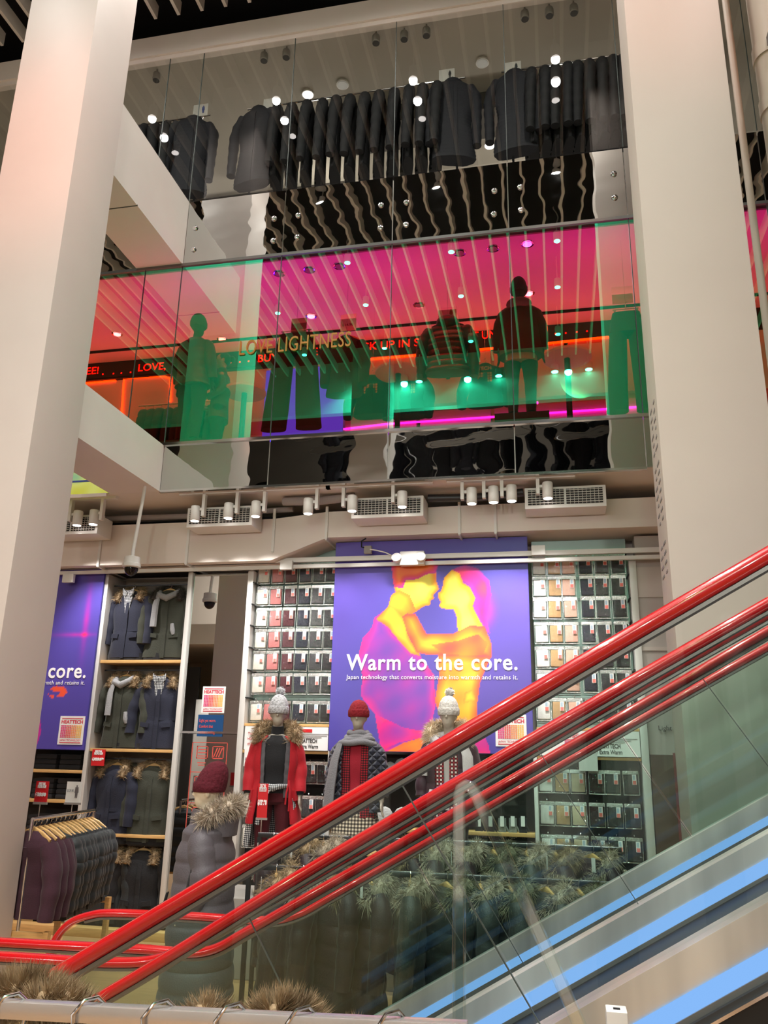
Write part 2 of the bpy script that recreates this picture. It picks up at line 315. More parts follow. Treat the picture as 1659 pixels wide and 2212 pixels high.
hang_lamp((-7.55, 6.1, 11.35), 12.25, 'large white cylinder spotlight left of the left column', 'atrium ceiling spotlights', r=.1, h=.3)
# lower track lights below the slab edge
trk = [(422, 1110), (494, 1104), (553, 1100), (666, 1094), (761, 1088), (869, 1079), (1019, 1072), (1066, 1069), (1105, 1066), (1183, 1060), (168, 1120), (203, 1118)]
order = sorted(range(12), key=lambda i: trk[i][0])
for n, i in enumerate(order):
    px, py = trk[i]; p = at(px, py, 8.32); side = 1 if px in (422, 494, 553, 666, 203) else -1; q = Vector((p.x, p.y, p.z-.085))
    t = world(thing('track_light', 'white cylinder track light under the slab edge, %s from the left' % ordn(n), 'lamp', q, 0, 'track lights under the slab'))
    MB().lathe([(.05, 0), (.056, .008), (.056, .165), (.05, .175), (.01, .175)], q, 20).build('housing', M_WHMET, t)
    MB().lathe([(.046, -.003), (.046, .004)], q, 18).build('lens', M_LAMP, t)
    MB().bar((q.x+side*.10, q.y, q.z+.05), (q.x+side*.10, q.y, Z2a-.03), .035, .06).box(q.x-(0 if side > 0 else .10), q.x+(.10 if side > 0 else 0), q.y-.012, q.y+.012, q.z+.12, q.z+.15).build('bracket', M_WHMET, t)
    light('SPOT', 'track_beam', (q.x, q.y, q.z-.02), 105, (1, .96, .93), .04, (q.x+.05, 9.1, 2.1), 78, .7, t)
for a, b in ((-5.95, -5.0), (-4.2, -2.4), (-2.45, -1.25), (-1.1, .25)):
    tag(MB().box(a, b, 8.29, 8.35, Z2a-.035, Z2a).build('light_track', M_WHMET), 'white ceiling light track carrying the spotlights, %s run' % {-5.95: 'far left', -4.2: 'left of centre', -2.45: 'centre', -1.1: 'right'}[a], 'light track', 'ceiling tracks')
# ------------------------------------------------------------------ duct with hangers, air conditioners, pipes
yd0, yd1 = 8.78, 9.38
d = world(thing('air_duct', 'large white rectangular air duct running above the shelves', 'duct', (-2.5, 9, 4.1)))
prof = [(-8, 4.58, 4.08), (-3.22, 4.58, 4.08), (-2.55, 4.64, 4.33), (1.6, 4.66, 4.33)]
m_ = MB(); m_.loft([[(x, yd0, b), (x, yd1, b), (x, yd1, t_), (x, yd0, t_)] for x, t_, b in prof]); m_.build('duct_body', M_WARM, d, smooth=False)
for x in (-5.42, -4.27, -3.2, -2.56, -1.02, -.62):
    bz = 4.08 if x < -3.21 else (4.33 if x > -2.6 else 4.2)
    MB().bar((x, yd0-.012, bz-.02), (x, yd0-.012, 4.70), .03, .02).bar((x, yd0-.012, bz-.015), (x, yd1+.06, bz-.015), .03, .02, (1, 0, 0)).build('duct_hanger', M_WHMET, d)
acs = ((-5.98, -5.27, 4.38, 'leftmost, half hidden by the column', 4.62), (-4.14, -3.34, 4.41, 'above the mirror', 4.66), (-2.18, -1.37, 4.44, 'above the purple couple poster', 4.68), (-.28, .56, 4.47, 'rightmost', 4.72))
M_GRILL = mat('grille_dark', (46, 44, 44), .7)
for x0, x1, z0, nm, z1 in acs:
    z1 = z0+.235
    t = world(thing('air_conditioner', 'white ceiling air outlet with black slotted grille, '+nm, 'air conditioner', ((x0+x1)/2, 8.6, z0), 0, 'air outlets'))
    MB().box(x0, x1, 8.42, 8.74, z0, z1).build('casing', M_WHMET, t, bevel=.008)
    for a, b in ((x0+.035, (x0+x1)/2-.012), ((x0+x1)/2+.012, x1-.035)):
        g = MB().box(a, b, 8.412, 8.422, z0+.04, z1-.03).build('grille', M_GRILL, t)
        sl = MB()
        for k in range(6): zz = z0+.055+k*.0265; sl.box(a, b, 8.40, 8.415, zz, zz+.0045)
        for k in range(1, 9): xx = a+(b-a)*k/9; sl.box(xx-.002, xx+.002, 8.405, 8.415, z0+.04, z1-.03)
        sl.build('slats', M_WHMET, g, smooth=False)
    MB().lathe([(.001, 0), (.03, 0), (.03, .04), (.001, .04)], (0, 0, 0), 12)
# ceiling void above the duct: dark pipes
struct('trim_ceiling_void', MB().box(-8, 2.5, 9.42, 9.48, 4.6, 4.82), M_BLACK, smooth=False)
for k, (x0, x1, y, z, r, c) in enumerate(((-5.6, -3.0, 8.85, 4.69, .035, 'grey'), (-3.05, -2.2, 8.62, 4.74, .05, 'grey'), (-1.35, -.3, 8.62, 4.70, .045, 'dark'))):
    tag(MB().tube([(x0, y, z), ((x0+x1)/2, y, z-.015), (x1, y, z+.02)], r, 10).build('cable_pipe', M_GREYP if c == 'grey' else M_DKMET), '%s pipe lying between slab and duct, %s' % (c, ('left of the centre outlet', 'beside the mirror outlet', 'right of the centre outlet')[k]), 'pipe')
# conduits in front of the shelves
for z, r, n in ((4.108, .028, 'thicker upper'), (4.03, .022, 'thinner lower')):
    tag(MB().box(-8, 1.9, 8.93-.02, 8.93+.02, z-r, z+r).build('conduit', M_WHMET, bevel=.006), 'long white conduit crossing in front of the posters, %s of the two' % n, 'conduit', 'conduits')
for (px, py, w, h, nm) in ((1205, 1003, 1, 1, ''),):
    pass
for px, py, nm in ((150, 1250, 'above the left purple poster'), (620, 1222, 'above the left package wall'), (1163, 1190, 'at the edge of the right package wall')):
    p = at(px, py, 8.90); tag(MB().cbox((p.x, 8.885, p.z), .15, .05, .11).build('junction_box', M_WHMET, bevel=.008), 'small white junction box on the conduit '+nm, 'junction box')
p = at(891, 1207, 8.86)
t = world(thing('emergency_light', 'white twin-head emergency light unit above the kissing couple poster', 'lamp', p))
MB().cbox((p.x, 8.86, p.z), .28, .09, .16).build('case', M_WHMET, t, bevel=.012)
for s_ in (-.17, .11):
    m_ = MB(); m_.m = Matrix.Translation((p.x+s_, 8.80, p.z-.005)) @ Matrix.Rotation(radians(70), 4, 'X'); m_.lathe([(.02, -.05), (.05, -.02), (.055, .03), (.045, .035)], seg=16); h_ = m_.build('lamp_head', M_WHMET, t)
p = at(795, 1188, 8.88)
t = world(thing('speaker_bracket', 'small grey clamp box with black cable above the couple poster', 'bracket', p)); MB().cbox((p.x, 8.88, p.z), .09, .06, .09).build('box', M_GREYP, t, bevel=.01)
MB().tube([(p.x-.03, 8.86, p.z+.02), (p.x-.07, 8.85, p.z+.03), (p.x-.07, 8.85, p.z+.10), (p.x-.02, 8.85, p.z+.13)], .008).build('cable', M_BLACK, t)
tag(MB().tube([(p.x+.03, 8.85, p.z), (p.x+.12, 8.84, p.z-.02), (p.x+.22, 8.83, p.z-.05), (p.x+.3, 8.84, p.z-.09)], .007).build('power_cable', M_WHMET), 'thin white cable drooping from clamp box to emergency light', 'cable')
# dome camera on its drop pole
p = at(284, 1225, 8.0)
t = world(thing('dome_camera', 'white security dome camera hanging on a pole before the coats', 'camera', (p.x, p.y, p.z-.12)))
MB().lathe([(.05, .12), (.085, .11), (.088, .04), (.098, .035), (.098, .0), (.085, -.01), (.01, -.01)], p, 24).build('housing', M_WHMET, t)
MB().ell((p.x, p.y, p.z-.015), .075, .075, .085, 20, 12).build('dome', mat('black_dome', (18, 17, 20), .08), t)
MB().tube([(p.x, p.y, p.z+.11), (p.x, p.y, p.z+.2), (p.x+.06, p.y, Z2a)], .02, 10).build('drop_pole', M_WHMET, t)

for k in range(7):  # unseen spotlights added to light the handrails, steel and duct
    hang_lamp(((-6.2, -3.5, -2.3, -1.1, .1, 1.3, 2.5)[k], -2.9, 4.45), 4.80, 'added white fill spotlight under the opposite slab, %s from the left' % ordn(k), 'added opposite fill spotlights', 220 if k % 2 == 0 else 330, (-4.6+1.2*k, 4.2, .9) if k % 2 == 0 else (-4.4+.8*k, 8.8, 3.9), 75 if k % 2 == 0 else 60)
tag(MB().box(-3.9, 3.4, -3.3, -2.86, 4.78, 4.82).build('light_track', M_WHMET), 'added white track for the fill spotlights under the opposite slab', 'light track')

for k in range(8): light('SPOT', 'reflector_wash', (-11.2+2.1*k, -2.72, 4.4), 260, (1, .97, .94), .06, (-11.2+2.1*k, -3.55, 1.2), 80, .8)  # unseen lamps added to light the reflector panels
# ------------------------------------------------------------------ shelving wall of the lower floor
YW = 9.05
def px_of(p):
    q = Vector(p)-EYE; w = q.dot(FWD); return 829.5+F_PX*q.dot(RIGHT)/w, 1106-F_PX*q.dot(UP)/w
M_UPR = mat('upright_white', (214, 212, 208), .4, .2)
M_BACK = mat('bay_back', (150, 143, 132), .7)
M_DARKB = mat('bay_back_dark', (38, 36, 36), .8)
M_MINT = mat('package_wall_panel', (150, 172, 164), .35, .55)
for x, w, nm in ((-5.43, .05, 'left of the coat bay'), (-4.32, .055, 'between coats and mirror'), (-3.545, .07, 'between mirror and left package wall'), (-2.49, .04, 'left of the couple poster'), (-.275, .04, 'right of the couple poster'), (.83, .075, 'right of the right package wall')):
    tag(MB().box(x-w/2, x+w/2, YW-.03, 9.44, .092, 4.02 if x < -3 or x > .5 else 2.0).build('shelf_upright', M_UPR, bevel=.004), 'white upright shelf post '+nm, 'post', 'shelf posts')
# bay backs
struct('wall_bay_coats', MB().box(-5.4, -4.35, 9.43, 9.47, 0, 4.05), M_BACK, smooth=False)
struct('wall_bay_coats_upper', MB().box(-5.4, -4.35, YW, 9.44, 4.06, 4.10), M_BLACK, smooth=False)
struct('wall_bay_left_packages', MB().box(-3.51, -2.51, 9.27, 9.3, 1.97, 4.35), M_MINT, smooth=False)
struct('wall_bay_right_packages', MB().box(-.25, .79, 9.27, 9.3, 1.97, 4.35), M_MINT, smooth=False)
for a, b, n in ((-3.51, -2.51, 'left'), (-2.47, -.3, 'center'), (-.25, .79, 'right')):
    struct('wall_lower_bay_'+n, MB().box(a, b, 9.3, 9.33, .05, 1.95), M_DARKB, smooth=False)
struct('wall_lower_bay_clothes', MB().box(-7.8, -5.47, 9.4, 9.43, .05, 1.92), M_DARKB, smooth=False)
struct('wall_right_panel', MB().box(.87, 4.5, YW+.01, 9.3, 2.0, 4.3), mat('panel_grey', (172, 164, 158), .5), smooth=False)
struct('trim_right_panel', MB().box(.87, 4.5, YW-.005, YW+.01, 3.05, 3.09).box(.87, 4.5, YW-.004, YW+.01, 3.62, 3.95), mat('panel_beige', (186, 176, 168), .5), smooth=False)
def shelf(x0, x1, z, nm, y1=9.42, t=.035): return tag(MB().box(x0, x1, YW-.01, y1, z-t, z).build('shelf_board', M_WOOD, bevel=.003), 'light wooden shelf board '+nm, 'shelf', 'wooden shelf boards')
for z, n in ((2.97, 'under the top pair of parkas'), (1.95, 'under the second pair of parkas'), (1.03, 'under the third pair of parkas')): shelf(-5.4, -4.35, z, n)
for z, n in ((1.70, 'under the top folded jeans'), (1.37, 'under the second layer of folded jeans'), (1.02, 'under the third layer of folded jeans'), (.62, 'below the jeans, near the floor')): shelf(-7.8, -5.46, z, n)
shelf(-2.47, -.3, 1.20, 'under the grey knit hats')
for a, b, n in ((-3.51, -2.51, 'left'), (-.25, .79, 'right')):
    shelf(a, b, 2.255, 'over the card strip of the %s package wall' % n, 9.26, .03); shelf(a, b, 1.965, 'under the card strip of the %s package wall' % n, 9.29, .03)
t = world(thing('base_plinth', 'low light wooden plinth along the foot of the shelves', 'plinth', (-5, 9.1, 0)))
MB().box(-8, .8, 8.86, 9.0, 0, .09).build('front_board', M_WOOD, t, bevel=.004); MB().box(-8, .8, 9.0, 9.28, 0, .05).build('top_board', M_WOOD, t)
# ------------------------------------------------------------------ thermal posters
def inpoly(x, y, P):
    c = False; j = len(P)-1
    for i in range(len(P)):
        if (P[i][1] > y) != (P[j][1] > y) and x < (P[j][0]-P[i][0])*(y-P[i][1])/(P[j][1]-P[i][1])+P[i][0]: c = not c
        j = i
    return c
def dedge(x, y, P):
    d = 1e9
    for i in range(len(P)):
        ax, ay = P[i-1]; bx, by = P[i]; dx, dy = bx-ax, by-ay; t = max(0, min(1, ((x-ax)*dx+(y-ay)*dy)/(dx*dx+dy*dy+1e-9))); d = min(d, math.hypot(x-ax-t*dx, y-ay-t*dy))
    return d
RAMP = [(0, (82, 72, 162)), (.12, (98, 70, 168)), (.28, (150, 58, 168)), (.42, (226, 44, 140)), (.55, (240, 84, 62)), (.70, (250, 146, 42)), (.85, (253, 204, 52)), (1, (252, 236, 92))]
def ramp(t):
    t = max(0, min(1, t))
    for (a, c), (b, e) in zip(RAMP, RAMP[1:]):
        if t <= b: k = (t-a)/(b-a); return tuple(c[i]+(e[i]-c[i])*k for i in range(3))
    return RAMP[-1][1]
SH = [  # (polygon, warmth at rim, warmth inside, fade distance)
 ([(515, 380), (495, 480), (375, 570), (360, 640), (290, 720), (250, 880), (290, 1000), (272, 1150), (380, 1290), (430, 1580), (760, 1580), (830, 1230), (822, 1000), (700, 830), (480, 620)], .42, .24, 70),
 ([(440, 1580), (600, 1500), (760, 1455), (860, 1580)], .60, .66, 30),
 ([(380, 1290), (600, 1390), (760, 1420), (850, 1330), (800, 1450), (560, 1500), (430, 1560)], .40, .36, 40),
 ([(850, 845), (1250, 850), (1165, 1050), (1138, 1250), (1150, 1400), (1190, 1440), (1120, 1580), (900, 1400), (828, 1195), (858, 1000)], .56, .76, 60),
 ([(1130, 1440), (1190, 1440), (1225, 1510), (1242, 1585), (1118, 1585)], .42, .40, 20),
 ([(950, 210), (1050, 172), (1150, 200), (1230, 290), (1250, 400), (1210, 560), (1240, 690), (1180, 640), (1110, 480), (1130, 430), (1090, 340), (1000, 290)], .30, .44, 40),
 ([(855, 420), (850, 382), (872, 370), (888, 330), (895, 270), (950, 210), (1010, 235), (1040, 310), (1090, 340), (1130, 425), (1110, 480), (1150, 570), (1195, 640), (1000, 690), (992, 570), (970, 505), (880, 500), (858, 475), (872, 450)], .72, .98, 45),
 ([(510, 180), (522, 330), (540, 400), (600, 560), (690, 520), (745, 482), (795, 472), (798, 440), (822, 420), (815, 400), (833, 382), (858, 352), (840, 300), (836, 250), (846, 180), (760, 150), (560, 150)], .66, .96, 50),
 ([(505, 150), (508, 230), (522, 340), (590, 350), (610, 290), (700, 280), (760, 245), (832, 235), (852, 180), (800, 120), (560, 120)], .42, .62, 45),
 ([(495, 470), (390, 580), (480, 640), (560, 740), (650, 835), (720, 855), (640, 700), (600, 560), (540, 500)], .66, .82, 40),
 ([(500, 400), (560, 360), (640, 400), (690, 520), (600, 570), (520, 500), (480, 480)], .68, .76, 40),
 ([(585, 560), (620, 535), (682, 540), (765, 690), (960, 690), (1090, 625), (1200, 632), (1248, 760), (1252, 865), (1100, 848), (760, 842), (690, 825), (625, 700)], .55, .76, 60),
 ([(800, 770), (1000, 740), (1150, 690), (1225, 760), (1180, 850), (900, 845)], .62, .60, 40),
 ([(1050, 1130), (1110, 1100), (1130, 1180), (1040, 1210)], .7, .84, 25)]
def thermal(cx, cy):
    t = .02+.03*sin(cx*.004+cy*.003)
    g = math.hypot((cx-1190)/150, (cy-520)/230); t = max(t, .40*(1-g)) if g < 1 else t
    for P, a, b, f in SH:
        if inpoly(cx, cy, P):
            d = min(1, dedge(cx, cy, P)/f); t = a+(b-a)*d+.05*sin(cx*.021+cy*.013)*sin(cy*.017-cx*.006)*1.2
    return ramp(t)
def print_mat(name):
    m = mat(name, (128, 128, 128), .32); nt = m.node_tree; v = nt.nodes.new('ShaderNodeVertexColor'); v.layer_name = 'print'; nt.links.new(v.outputs[0], nt.nodes['Principled BSDF'].inputs['Base Color']); return m
def printed(name, x0, x1, z0, z1, y, nx, nz, fn, parent):
    vs = [(x0+(x1-x0)*i/nx, y, z0+(z1-z0)*j/nz) for j in range(nz+1) for i in range(nx+1)]
    fs = [(j*(nx+1)+i, j*(nx+1)+i+1, (j+1)*(nx+1)+i+1, (j+1)*(nx+1)+i) for j in range(nz) for i in range(nx)]
    off = _O[parent.name]; me = bpy.data.meshes.new(name); me.from_pydata([tuple(Vector(v)-off) for v in vs], [], fs); ca = me.color_attributes.new('print', 'FLOAT_COLOR', 'POINT')
    fl = []
    for v in vs: fl += [*s2l(fn(v)), 1]
    ca.data.foreach_set('color', fl); me.materials.append(print_mat('poster_print')); o = bpy.data.objects.new(name, me); COL.objects.link(o); o.parent = parent; _O[o.name] = off; return o
def logo(x, z, w, h, y, parent, nm='logo_card'):
    c = MB().box(x, x+w, y-.004, y, z, z+h).build(nm, M_PAPER, parent, smooth=False)
    pr = mat('logo_red', (206, 60, 78), .5); m_ = MB()
    m_.box(x+w*.08, x+w*.92, y-.0062, y-.004, z+h*.90, z+h*.925).box(x+w*.08, x+w*.92, y-.0062, y-.004, z+h*.055, z+h*.085); m_.build('logo_bars', pr, c, smooth=False)
    text('HEATTECH', (x+w*.07, y-.0045, z+h*.74), h*.12, pr, c, w*.86, 'logo_lettering', .002, thick=.001)
    text('JAPAN TECHNOLOGY', (x+w*.08, y-.0045, z+h*.12), h*.07, pr, c, w*.84, 'logo_small_lettering', thick=.001)
    n = 12; r = 8
    for k in range(4):
        q = MB()
        for i in range(k*3, k*3+3):
            for j in range(r): xx = x+w*(.08+.84*i/n); zz = z+h*(.24+.45*j/r); s_ = 1-.07*(r-1-j)*0; q.box(xx, xx+w*.84/n*.80, y-.0062, y-.004, zz, zz+h*.45/r*.80)
        q.build('colour_grid', mat('grid_%d' % k, ((214, 62, 122), (222, 96, 92), (236, 146, 92), (242, 190, 98))[k], .5), c, smooth=False)
    return c
YP = 8.99
po = world(thing('couple_poster', 'large purple poster with an orange and yellow embracing couple and white slogan', 'poster', (-1.39, YP, 1.97)))
MB().box(-2.5, -.285, YP, YP+.03, 1.975, 4.32).build('panel', mat('poster_edge', (70, 62, 160), .5), po, smooth=False)
def art(v):
    px, py = px_of(v); return thermal((px-700)/.28933, (py-1170)/.28933)
printed('print', -2.495, -.29, 1.98, 4.315, YP-.002, 200, 205, art, po)
a = at(748, 1447, YP); b = at(1118, 1447, YP)
text('Warm to the core.', (a.x, YP-.006, a.z), .18, M_WINK, po, b.x-a.x, 'slogan_lettering', .004, 1.08)
a = at(748, 1467, YP); text('Japan technology that converts moisture into warmth and retains it.', (a.x, YP-.006, a.z), .05, M_WINK, po, b.x-a.x, 'small_lettering', 0, 1.1)
a = at(1071, 1612, YP); logo(a.x, a.z, .325, .325, YP-.004, po)
# left poster
pl = world(thing('slogan_poster', 'purple poster half hidden by the left column, with white slogan and orange patch', 'poster', (-6.5, YP, 1.92)))
MB().box(-7.66, -5.45, YP, YP+.03, 1.925, 4.3).build('panel', mat('poster_edge', (70, 62, 160), .5), pl, smooth=False)
def art2(v):
    x, z = v[0], v[2]; g = math.exp(-((x+5.62)/.05)**2)*max(0, 1-abs(z-3.45)/.75)*.30+math.exp(-((z-3.27)/.03)**2)*max(0, 1-abs(x+5.75)/.55)*.30
    t = .02+g
    if math.hypot(x+6.25, (z-2.12)/1.3) < .21: t = .36
    px, py = px_of(v)
    if inpoly(px, py, [(108, 1488), (122, 1481), (142, 1486), (146, 1495), (136, 1505), (122, 1504), (130, 1496), (118, 1494)]) or inpoly(px, py, [(104, 1499), (120, 1504), (112, 1510)]): t = .56
    return ramp(t)
printed('print', -7.655, -5.455, 1.93, 4.295, YP-.002, 180, 120, art2, pl)
a = at(185, 1464, YP); wf = 1.925; text('Warm to the core.', (a.x-wf, YP-.006, a.z), .18, M_WINK, pl, wf, 'slogan_lettering', .004, 1.08)
a = at(183, 1479, YP); text('Japan technology that converts moisture into warmth and retains it.', (a.x-wf, YP-.006, a.z), .05, M_WINK, pl, wf, 'small_lettering', 0, 1.1)
a = at(124, 1608, YP); logo(a.x, a.z, .325, .325, YP-.004, pl)
# ------------------------------------------------------------------ packed garments on hooks
M_PLAST = glassmat('clear_plastic', (.88, .89, .89), (.06, .06, .06), .08)
def _crinkle():
    nt = M_PLAST.node_tree; g = [n for n in nt.nodes if n.type == 'BSDF_GLOSSY'][0]; tc = nt.nodes.new('ShaderNodeTexCoord'); n = nt.nodes.new('ShaderNodeTexNoise'); n.inputs['Scale'].default_value = 26
    bp = nt.nodes.new('ShaderNodeBump'); bp.inputs['Strength'].default_value = .8; bp.inputs['Distance'].default_value = .02
    nt.links.new(tc.outputs['Object'], n.inputs['Vector']); nt.links.new(n.outputs['Fac'], bp.inputs['Height']); nt.links.new(bp.outputs[0], g.inputs['Normal'])
_crinkle()
M_FOIL = mat('foil_edge', (226, 226, 226), .22, .9, bump=.8, bscale=70)
PC = {'cream': (228, 222, 210), 'white': (238, 236, 232), 'dusty pink': (196, 122, 120), 'maroon': (84, 40, 48), 'navy': (34, 35, 52), 'charcoal': (62, 62, 64), 'black': (38, 36, 38), 'tan': (192, 154, 108), 'peach': (222, 178, 156), 'beige': (198, 182, 152), 'dark maroon': (64, 40, 42)}
def pack_proto(col):
    t = thing('garment_pack', 'x', 'package')
    MB().box(-.064, .064, -.016, .012, -.205, -.04).build('folded_garment', mat('knit_'+col.replace(' ', '_'), PC[col], .9, noise=.05, nscale=30), t, bevel=.008)
    MB().box(-.073, .073, -.024, .016, -.218, -.016).build('clear_bag', M_PLAST, t, smooth=False)
    MB().box(-.073, .073, -.008, .004, -.036, -.004).box(-.074, .074, -.005, .003, -.224, -.216).box(-.0765, -.0725, -.006, .003, -.22, -.01).box(.0725, .0765, -.006, .003, -.22, -.01).build('sealed_edge', M_FOIL, t, smooth=False)
    l = MB().box(.012, .052, -.027, -.0245, -.128, -.038).build('size_label', M_PAPER, t, smooth=False)
    MB().box(.016, .048, -.0285, -.027, -.126, -.092).build('red_print', mat('label_red', (232, 120, 110), .5), l, smooth=False)
    MB().box(.018, .040, -.0285, -.027, -.086, -.045).build('blue_print', mat('label_blue', (170, 190, 205), .5), l, smooth=False)
    MB().tube([(0, .13, .004), (0, -.02, .004), (0, -.035, .016)], .0035, 6).build('hook', M_CHROME, t)
    t.scale = (1.04, 1, 1.09); kids(t); return t
PROTO = {}
def pack(col, x, z, label, group, y=9.13):
    if col not in PROTO: PROTO[col] = pack_proto(col); c = PROTO[col]
    else: c = copy_tree(PROTO[col])
    c.location = (x+RND.uniform(-.006, .006), y, z); c.rotation_euler = (radians(RND.uniform(-3, 1)), radians(RND.uniform(-1.6, 1.6)), radians(RND.uniform(-3, 3))); tag(c, label, 'package', group); return c
zl = (4.10, 3.835, 3.575, 3.325, 3.07, 2.81, 2.50); xl = (-3.41, -3.245, -3.07, -2.90, -2.73, -2.575)
for r, z in enumerate(zl):
    for x, c in zip(xl, ('cream', 'dusty pink', 'maroon', 'navy', 'charcoal', 'black')):
        pack(c, x, z+.015, '%s garment pack in the %s row from the top, left package wall' % (c, ordn(r)), 'packs on the left upper wall')
zr = (4.12, 3.875, 3.635, 3.365, 3.10, 2.845, 2.55); xr_ = (-.165, -.005, .155, .34, .51, .68)
for r, z in enumerate(zr):
    for x, c in zip(xr_, ('white', 'tan', 'peach', 'navy', 'charcoal', 'black')):
        pack(c, x, z+.015, '%s garment pack in the %s row from the top, right package wall' % (c, ordn(r)), 'packs on the right upper wall')
for r, z in enumerate((1.86, 1.50, 1.18, .86)):
    for x, c in zip(xl, ('cream', 'dusty pink', 'maroon', 'navy', 'charcoal', 'black')):
        pack(c, x, z, '%s garment pack in the %s row below the left card strip' % (c, ordn(r)), 'packs on the left lower wall')
for r, z in enumerate((1.84, 1.52, 1.20, .90)):
    for x, c in zip(xr_, ('white', 'tan', 'beige', 'dark maroon', 'charcoal', 'black')):
        pack(c, x-.005, z, '%s garment pack in the %s row below the right card strip' % (c, ordn(r)), 'packs on the right lower wall')
# side hook rails of the package walls
for x, n in ((-3.50, 'left'), (.78, 'right')):
    for r, z in enumerate(zl): struct('trim_hook_bar', MB().box(x-.008, x+.008, 9.0, 9.27, z+.03, z+.045), M_DKMET, smooth=False)
for n, X_ in (('left', xl), ('right', xr_)):
    for r, z in enumerate(zl if n == 'left' else zr): struct('trim_hook_rail', MB().box(min(X_)-.09, max(X_)+.09, 9.25, 9.27, z-.005, z+.025), mat('rail_grey', (128, 140, 136), .4, .5), smooth=False)
# ------------------------------------------------------------------ card strips with text
M_RTXT = mat('red_text', (214, 92, 100), .5)
def card(x0, x1, nm, label, y=9.02):
    t = world(thing('info_card', label, 'sign', ((x0+x1)/2, y, 1.97))); MB().box(x0, x1, y, y+.012, 1.972, 2.222).build('card', M_PAPER, t, smooth=False); return t
c = card(-3.49, -3.22, 'a', 'white card with red words left of the red coat mannequin')
for k, s_ in enumerate(('Two types of', 'HEATTECH to', 'choose from.')): text(s_, (-3.45, 9.018, 2.13-.055*k), .03, M_RTXT, c, .2, thick=.001)
def bigcard(x0, x1, xt, label):
    c = card(x0, x1, 'b', label)
    text('HEATTECH', (xt, 9.018, 2.055), .045, M_INK, c, .21, bold=.002, thick=.001); text('Extra Warm', (xt, 9.018, 1.995), .045, M_INK, c, .225, bold=.001, thick=.001)
    r_ = MB().box(xt, xt+.15, 9.016, 9.019, 2.165, 2.2).build('red_tab', M_RED, c, smooth=False)
    m_ = MB()
    for k in range(3): m_.box(xt, xt+.38-.06*k, 9.0165, 9.019, 2.145-.018*k, 2.150-.018*k)
    m_.build('fine_print', mat('pale_ink', (150, 148, 150), .6), c, smooth=False); return c
bigcard(-3.21, -2.515, -2.85, 'long white card with dark words right of the red coat mannequin')
c = bigcard(-.24, .785, .38, 'long white card with small logo under the right package wall'); logo(.0+.02, 1.985, .17, .225, 9.017, c)
text('HEATTECH', (.20, 9.018, 2.0), .04, M_INK, c, .16, thick=.001)
# ------------------------------------------------------------------ mirrors
M_MIR = mat('mirror_glass', (215, 218, 216), .01, 1)
t = world(thing('wall_mirror', 'tall mirror between the parkas and the left package wall', 'mirror', (-3.95, 9.06, 2.15)))
MB().box(-4.285, -3.59, YW+.01, YW+.03, 2.16, 4.0).build('mirror_glass', M_MIR, t, smooth=False); MB().box(-4.285, -3.59, YW, YW+.03, 2.135, 2.16).build('bottom_frame', M_CHROME, t)
a = at(434, 1540, YW); logo(a.x, a.z, .28, .30, YW+.008, t)
b_ = MB().box(a.x-.03, a.x+.28, YW+.002, YW+.006, a.z-.26, a.z-.02).build('blue_sticker', mat('sticker_blue', (24, 70, 118), .4), t, smooth=False)
for k, s_ in enumerate(('Light yet warm.', 'Comfort that', 'continues evolving.')): text(s_, (a.x-.01, YW+.001, a.z-.10-.065*k), .035, mat('sticker_red', (226, 84, 74), .5), b_, .2 if k != 1 else .17, thick=.001)
t = world(thing('door_mirror', 'lower mirror with red line drawings beside the grey coat mannequin', 'mirror', (-3.95, 9.06, .3)))
MB().box(-4.285, -3.59, YW+.01, YW+.03, .3, 2.13).build('mirror_glass', mat('mirror_dim', (196, 198, 196), .02, 1), t, smooth=False)
ml = mat('red_line', (206, 84, 74), .5)
def frame(m_, x0, x1, z0, z1, w=.008, y=YW+.006):
    m_.box(x0, x1, y, y+.003, z0, z0+w).box(x0, x1, y, y+.003, z1-w, z1).box(x0, x0+w, y, y+.003, z0, z1).box(x1-w, x1, y, y+.003, z0, z1)
xa, xb = -4.13, -3.70; m_ = MB(); frame(m_, xa, xb, .72, 2.04)
for k in range(1, 4): zz = .72+k*.33; m_.box(xa, xb, YW+.006, YW+.009, zz, zz+.008)
m_.build('red_frame', ml, t, smooth=False)
for k in range(4):
    zz = .77+.33*k
    for j, xx in enumerate((-4.07, -3.88)):
        q = MB(); frame(q, xx, xx+.14, zz+.1, zz+.24, .010)
        for n in range(3):
            if (k+j) % 2: q.box(xx+.02, xx+.12, YW+.006, YW+.009, zz+.125+n*.035, zz+.135+n*.035)
            else: q.bar((xx+.02+n*.03, YW+.0075, zz+.12), (xx+.06+n*.03, YW+.0075, zz+.22), .003, .012)
        q.box(xx+.02, xx+.12, YW+.006, YW+.009, zz+.05, zz+.06).box(xx+.03, xx+.11, YW+.006, YW+.009, zz+.025, zz+.035)
        q.build('red_drawing', ml, t, smooth=False)
